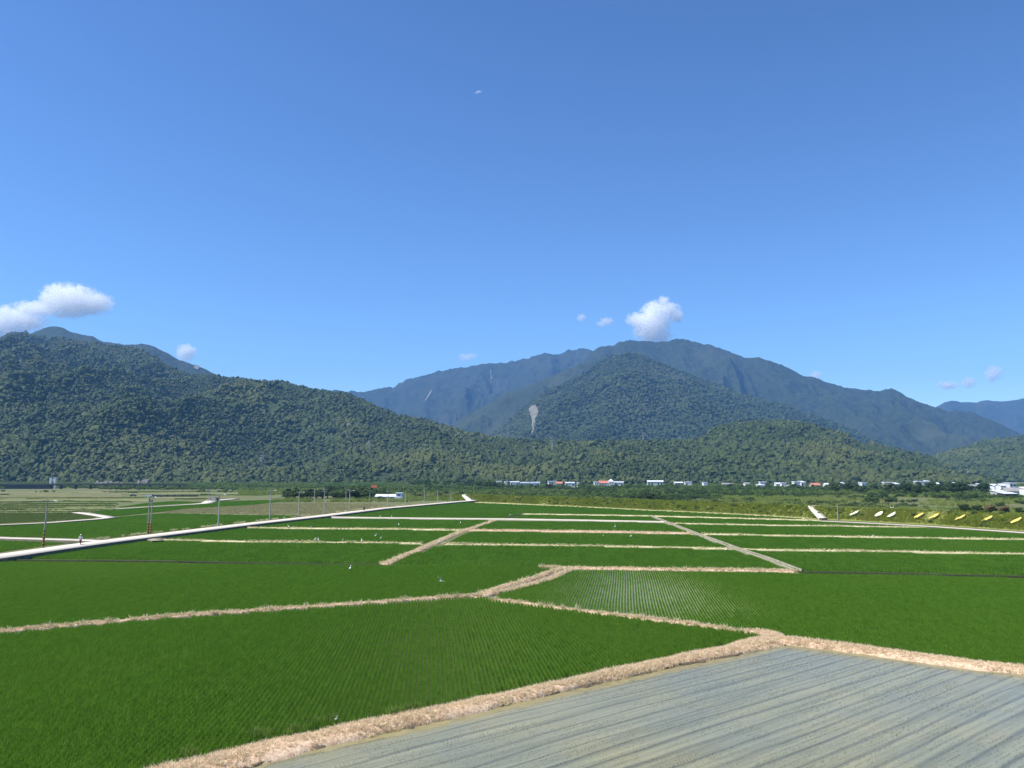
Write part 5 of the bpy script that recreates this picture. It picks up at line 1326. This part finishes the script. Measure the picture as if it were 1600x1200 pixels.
def rider(px, py, rz, shirt, helm, body_c, l_sc, l_p):
    x, y, _ = G(px, py, .75)
    e = empty('motor_scooter', (x, y, .755), rz); tag(e, l_sc, 'scooter')
    # forward is -y
    b = MB(); b.tube([(0, .78, .62), (0, .5, .60), (0, .2, .50), (0, -.05, .32), (0, -.28, .32)], [.10, .17, .18, .13, .11], 10, flat=1.0); b.build('body', body_c, e, True)
    f = MB(); f.tube([(0, -.30, .30), (0, -.46, .55), (0, -.40, .85), (0, -.36, 1.0)], [.16, .20, .17, .10], 10); f.build('front_shield', body_c, e, True)
    MB().box(-.15, .15, -.35, .05, .26, .31).build('footboard', M['black_p'], e)
    MB().tube([(0, .70, .76), (0, .35, .77), (0, .02, .74)], [.10, .15, .10], 10).build('seat', M['black_p'], e, True)
    h = MB().tube([(-.34, -.30, 1.04), (-.1, -.36, 1.02), (.1, -.36, 1.02), (.34, -.30, 1.04)], .022, 7).build('handlebar', M['black_p'], e)
    for s in (-1, 1):
        MB().tube([(s * .28, -.32, 1.03), (s * .36, -.36, 1.2)], .01, 5).build('mirror_stem', M['black_p'], h)
        MB().tube([(s * .36, -.375, 1.22), (s * .36, -.35, 1.22)], .06, 10).build('mirror', M['lens'], h)
    MB().tube([(0, -.50, .90), (0, -.54, .90)], .085, 12).build('headlight', M['lens'], e)
    for yy in (.60, -.58):
        w = MB()
        ring = [(0, yy + .19 * math.cos(q * math.pi / 9), .25 + .19 * math.sin(q * math.pi / 9)) for q in range(19)]
        w.tube(ring, .055, 8, cap=False); wo_ = w.build('wheel', M['tyre'], e, True)
        MB().tube([(-.035, yy, .25), (.035, yy, .25)], .145, 12).build('rim', M['rim'], wo_)
    MB().tube([(0, -.56, .25), (0, -.44, .6)], .035, 6).build('fork', M['black_p'], e)
    p = empty('person', (x, y, .755), rz); tag(p, l_p, 'person')
    J = {'pel': (0, .28, .92, .15, .8), 'waist': (0, .26, 1.08, .14, .7), 'chest': (0, .20, 1.32, .17, .62), 'neck': (0, .16, 1.48, .06), 'head': (0, .13, 1.62, .10), 'top': (0, .14, 1.72, .085)}
    E = [('pel', 'waist'), ('waist', 'chest'), ('chest', 'neck'), ('neck', 'head'), ('head', 'top')]
    for s, n_ in ((-1, 'l'), (1, 'r')):
        J.update({'sh' + n_: (s * .20, .19, 1.39, .062), 'el' + n_: (s * .28, -.02, 1.16, .045), 'wr' + n_: (s * .29, -.24, 1.08, .034), 'ha' + n_: (s * .285, -.32, 1.05, .036),
                  'hip' + n_: (s * .11, .20, .88, .085), 'kn' + n_: (s * .14, -.20, .80, .06), 'an' + n_: (s * .13, -.14, .40, .042), 'toe' + n_: (s * .13, -.30, .345, .038)})
        E += [('chest', 'sh' + n_), ('sh' + n_, 'el' + n_), ('el' + n_, 'wr' + n_), ('wr' + n_, 'ha' + n_), ('pel', 'hip' + n_), ('hip' + n_, 'kn' + n_), ('kn' + n_, 'an' + n_), ('an' + n_, 'toe' + n_)]
    skin_body('figure', J, E, [M['skin'], shirt, M['trouser']], p)
    hm = MB(); hm.tube([(0, .14, 1.585), (0, .14, 1.66), (0, .14, 1.74), (0, .14, 1.80), (0, .14, 1.815)], [.135, .15, .13, .07, .01], 14); hm.build('helmet', helm, p, True)
    MB().box(-.10, .10, -.03, -.005, 1.60, 1.68).build('visor', M['glass'], p)
rider(125.5, 850.5, .45, M['shirt_w'], M['helmet_w'], M['red_p'], 'dark red motor scooter riding on the farm road', 'person in white helmet and light shirt riding the red scooter')
rider(569, 797.3, math.pi - .3, M['shirt_k'], M['helmet_k'], M['black_p'], 'black motor scooter far along the farm road', 'person in dark clothes riding the black scooter away')

# ------------------------------------------------------------------ egrets in the rice
M['egret'] = mat('white_feathers', (.82, .82, .78), .8); M['beak'] = mat('yellow_beak', (.65, .42, .08), .5); M['egret_leg'] = mat('black_bird_leg', (.03, .03, .03), .6)
def egret_proto(fly=False):
    e = empty('egret')
    if not fly:
        b = MB(); b.tube([(0, .34, .50), (0, .20, .50), (0, .05, .56), (0, -.10, .64), (0, -.16, .74), (0, -.11, .84), (0, -.13, .93), (0, -.18, .98), (0, -.235, .975)], [.015, .075, .115, .085, .04, .028, .026, .036, .012], 10); b.build('body', M['egret'], e, True)
        MB().tube([(0, -.225, .976), (0, -.34, .955)], [.012, .003], 6).build('beak', M['beak'], e)
        for s in (-1, 1): MB().tube([(s * .04, .06, .48), (s * .04, .09, .26), (s * .04, .05, 0)], .010, 5).build('leg', M['egret_leg'], e)
    else:
        b = MB(); b.tube([(0, .36, 0), (0, .2, .01), (0, 0, .02), (0, -.18, .03), (0, -.26, .06), (0, -.32, .05)], [.02, .07, .095, .06, .035, .012], 10); b.build('body', M['egret'], e, True)
        MB().tube([(0, -.32, .05), (0, -.44, .03)], [.012, .003], 6).build('beak', M['beak'], e)
        for s in (-1, 1):
            mk('wing', [(s * .05, -.1, .05), (s * .05, .14, .04), (s * .35, .16, .20), (s * .35, -.14, .22), (s * .68, .10, .16), (s * .64, -.06, .18), (s * .05, -.1, .065), (s * .05, .14, .055), (s * .35, .16, .212), (s * .35, -.14, .232), (s * .68, .10, .168), (s * .64, -.06, .188)],
               [(0, 1, 2, 3), (3, 2, 4, 5), (6, 9, 8, 7), (9, 11, 10, 8), (0, 3, 9, 6), (3, 5, 11, 9), (5, 4, 10, 11), (4, 2, 8, 10), (2, 1, 7, 8)], M['egret'], e)
        MB().tube([(0, .34, 0), (0, .62, -.02)], .012, 5).build('leg', M['egret_leg'], e)
    return e
EG = egret_proto(); first = True
for px_, py_, g_ in [(594, 809.6, 'path'), (612, 809.9, 'path'), (450.5, 826, 'far'), (492.5, 847, 'bund'), (497, 847.2, 'bund'), (536, 848.4, 'bund'), (565, 849, 'bund'), (587, 841, 'plot'), (595, 845.5, 'plot'), (623, 823, 'far'), (719.5, 820, 'far'),
                     (797, 807.5, 'far'), (961, 826.5, 'far'), (986, 842, 'plot'), (943, 841.3, 'plot'), (1135, 864, 'chan'), (1054, 838.5, 'plot'), (486, 827.5, 'far'), (1364, 842, 'chan'), (686, 851, 'bund'), (547, 894.5, 'near')]:
    lbs = {'path': 'white egret standing beside the narrow concrete path', 'far': 'white egret standing in a far rice strip', 'bund': 'white egret standing on the bund from the road culvert', 'plot': 'white egret standing in a rice strip below a straw bund', 'chan': 'white egret near the green tinged bunds by the channel', 'near': 'white egret alone in the rice below the dark ditch'}
    x, y, _ = G(px_, py_)
    if first: o = EG; o.location = (x, y, .05); o.rotation_euler = (0, 0, 1.2); KID[o.name] = [(c, kids(c)) for c in kids(o)]; first = False
    else: o = copy_tree(EG, (x, y, .05), rr.uniform(0, 6.28))
    o.scale = (.95,) * 3
    tag(o, lbs[g_], 'egret', 'egrets ' + g_)
EF = egret_proto(True); x, y, z = at(690, 908.5, 104); EF.location = (x, y, z); EF.rotation_euler = (.1, .55, .8); EF.scale = (1.2,) * 3
tag(EF, 'white egret flying low over the rice', 'egret')
x, y, _ = G(398 / 3.2 * 0 + 524.5, 1136); EW = copy_tree(EG, (x, y, .2), 2.0, .36); tag(EW, 'white egret standing at the rice edge of the thick bund', 'egret', 'egrets bund edge')
for px_ in (1386, 1389.5):
    x, y = (px_ - 800) / F_PX * 246, 246
    o = copy_tree(EG, (x, y, 3.45), rr.uniform(0, 6), 1.0); tag(o, 'white egret resting on the levee crest', 'egret', 'egrets on the levee crest')

# ------------------------------------------------------------------ moon: the sunlit crescent only
Y = 42000.0; c = Vector(at(749, 148.5, Y)); rad = 6.9 / F_PX * Y
view = (c - Vector((0, 0, CAM_H))).normalized(); rgt = view.cross(Vector((0, 0, 1))).normalized(); upv = rgt.cross(view).normalized()
V, Fc = [], []
nu, nv = 24, 8
for i in range(nu + 1):
    th = math.pi * i / nu
    for j in range(nv + 1):
        ph = (j / nv) * R(62)
        d = rgt * -math.cos(th) + (upv * math.cos(ph) - view * math.sin(ph)) * math.sin(th)
        V.append(c + d * rad)
for i in range(nu):
    for j in range(nv):
        a = i * (nv + 1) + j; Fc.append((a, a + 1, a + nv + 2, a + nv + 1))
mm = bpy.data.materials.new('pale_moon_rock'); mm.use_nodes = True; nt = mm.node_tree; b = nt.nodes['Principled BSDF']
b.inputs['Base Color'].default_value = (.92, .92, .90, 1); b.inputs['Roughness'].default_value = 1; b.inputs['Alpha'].default_value = .2
mo = mk('moon', V, Fc, mm, smooth=True); tag(mo, 'faint pale daytime moon crescent high in the blue sky', 'moon', kind='structure')

# ------------------------------------------------------------------ clouds (volumes, beyond the haze)
def cloud(blobs, dens_, label, name='cloud', Y=12800.0, nscale=4.2, group=None):
    """blobs: (px, py, rx_px, ry_px)"""
    k = Y / F_PX
    blobs = [(a_, b_, c_ * 1.22, d_ * 1.22) for a_, b_, c_, d_ in blobs]
    cx = sum(b[0] for b in blobs) / len(blobs); cy_ = sum(b[1] for b in blobs) / len(blobs)
    c = Vector(at(cx, cy_, Y))
    x0 = min(b[0] - b[2] for b in blobs) - cx; x1 = max(b[0] + b[2] for b in blobs) - cx
    y0 = min(b[1] - b[3] for b in blobs) - cy_; y1 = max(b[1] + b[3] for b in blobs) - cy_
    rmax = max(b[3] for b in blobs)
    m_ = 1.35
    MBx = MB().box((x0 - 3) * k * 1.05, (x1 + 3) * k * 1.05, -rmax * k * m_, rmax * k * m_, (-y1 - 3) * k * 1.05, (-y0 + 3) * k * 1.05)
    m = bpy.data.materials.new('cloud_vapour'); m.use_nodes = True; nt = m.node_tree; nt.nodes.remove(nt.nodes['Principled BSDF'])
    pv = nt.nodes.new('ShaderNodeVolumePrincipled'); pv.inputs['Color'].default_value = (1, 1, 1, 1); pv.inputs['Anisotropy'].default_value = .1
    nt.links.new(pv.outputs['Volume'], nt.nodes['Material Output'].inputs['Volume'])
    tc = nt.nodes.new('ShaderNodeTexCoord')
    def math_(op, a, b_=None, cl=False):
        n = nt.nodes.new('ShaderNodeMath'); n.operation = op; n.use_clamp = cl
        for i, q in enumerate((a, b_)):
            if q is None: continue
            if isinstance(q, (int, float)): n.inputs[i].default_value = q
            else: nt.links.new(q, n.inputs[i])
        return n.outputs[0]
    field = None
    for bx, by, rx, ry in blobs:
        mp = nt.nodes.new('ShaderNodeMapping'); mp.vector_type = 'POINT'
        mp.inputs['Scale'].default_value = (1 / (rx * k), 1 / (ry * k), 1 / (ry * k))
        mp.inputs['Location'].default_value = (-(bx - cx) / rx, 0, (by - cy_) / ry)
        nt.links.new(tc.outputs['Object'], mp.inputs['Vector'])
        ln = nt.nodes.new('ShaderNodeVectorMath'); ln.operation = 'LENGTH'; nt.links.new(mp.outputs['Vector'], ln.inputs[0])
        v = math_('SUBTRACT', 1.0, ln.outputs['Value'])
        field = v if field is None else math_('MAXIMUM', field, v)
    nz = nt.nodes.new('ShaderNodeTexNoise'); nz.inputs['Scale'].default_value = nscale / (rmax * k); nz.inputs['Detail'].default_value = 5; nz.inputs['Roughness'].default_value = .62
    nt.links.new(tc.outputs['Object'], nz.inputs['Vector'])
    n2 = math_('MULTIPLY', math_('SUBTRACT', nz.outputs['Fac'], .5), 2.3)
    f2 = math_('ADD', field, n2)
    mr = nt.nodes.new('ShaderNodeMapRange'); mr.inputs['From Min'].default_value = .0; mr.inputs['From Max'].default_value = .75; mr.inputs['To Max'].default_value = dens_ * 1.7; mr.clamp = True
    nt.links.new(f2, mr.inputs['Value'])
    edge = math_('MULTIPLY', math_('ADD', field, .12), 5.0, True)
    nt.links.new(math_('MULTIPLY', mr.outputs['Result'], edge), pv.inputs['Density'])
    o = MBx.build(name, m); o.location = c
    return tag(o, label, 'cloud', group, 'stuff')
cloud([(110, 470, 42, 24), (140, 474, 34, 17), (92, 466, 26, 22), (60, 482, 45, 12), (30, 500, 40, 17), (10, 492, 22, 14), (0, 510, 36, 17), (-30, 505, 40, 26), (40, 510, 30, 10)], .011, 'large white cloud resting on the tall left hill')
cloud([(291, 551, 14, 13), (285, 546, 9, 8)], .008, 'small white cloud puff behind the blue ridge shoulder', nscale=1.6)
cloud([(1018, 505, 26, 21), (1022, 488, 17, 17), (1042, 484, 20, 12), (1056, 492, 11, 11), (1022, 524, 24, 14), (996, 500, 17, 11), (1038, 470, 9, 8), (1012, 518, 22, 14)], .011, 'bright white cloud sitting on the broad hazy summit')
cloud([(947, 502, 11, 7), (940, 506, 9, 5)], .006, 'little cloud wisp left of the bright summit cloud', nscale=1.5)
cloud([(908, 496, 7, 6)], .006, 'faintest cloud fleck above the far blue ridge', nscale=1.4)
cloud([(729, 558, 12, 6), (737, 556, 9, 4)], .006, 'small flat cloud above the long far ridge', nscale=1.5)
cloud([(1480, 602, 17, 6)], .012, 'flat little cloud above the pale mountain range', nscale=1.5)
cloud([(1513, 597, 10, 9)], .007, 'faint cloud fleck between two wisps over the pale range', nscale=1.4)
cloud([(1552, 583, 11, 12)], .007, 'upright faint wisp over the pale range', nscale=1.4)
cloud([(1274, 586, 9, 7)], .008, 'faint wisp touching the slope of the broad summit', nscale=1.4)

# ------------------------------------------------------------------ haze
HZ = dict(density=6.0e-5, color=(.22, .50, 1.0))
hb = MB().box(-11200, 11200, -1600, 11300, -6, 1480)
hm = bpy.data.materials.new('valley_haze'); hm.use_nodes = True; nt = hm.node_tree; nt.nodes.remove(nt.nodes['Principled BSDF'])
pv = nt.nodes.new('ShaderNodeVolumePrincipled'); pv.inputs['Density'].default_value = HZ['density']; pv.inputs['Color'].default_value = (*HZ['color'], 1); pv.inputs['Anisotropy'].default_value = 0.0
nt.links.new(pv.outputs['Volume'], nt.nodes['Material Output'].inputs['Volume'])
ho = hb.build('haze', hm); tag(ho, 'thin blue haze filling the valley air', 'haze', kind='stuff')
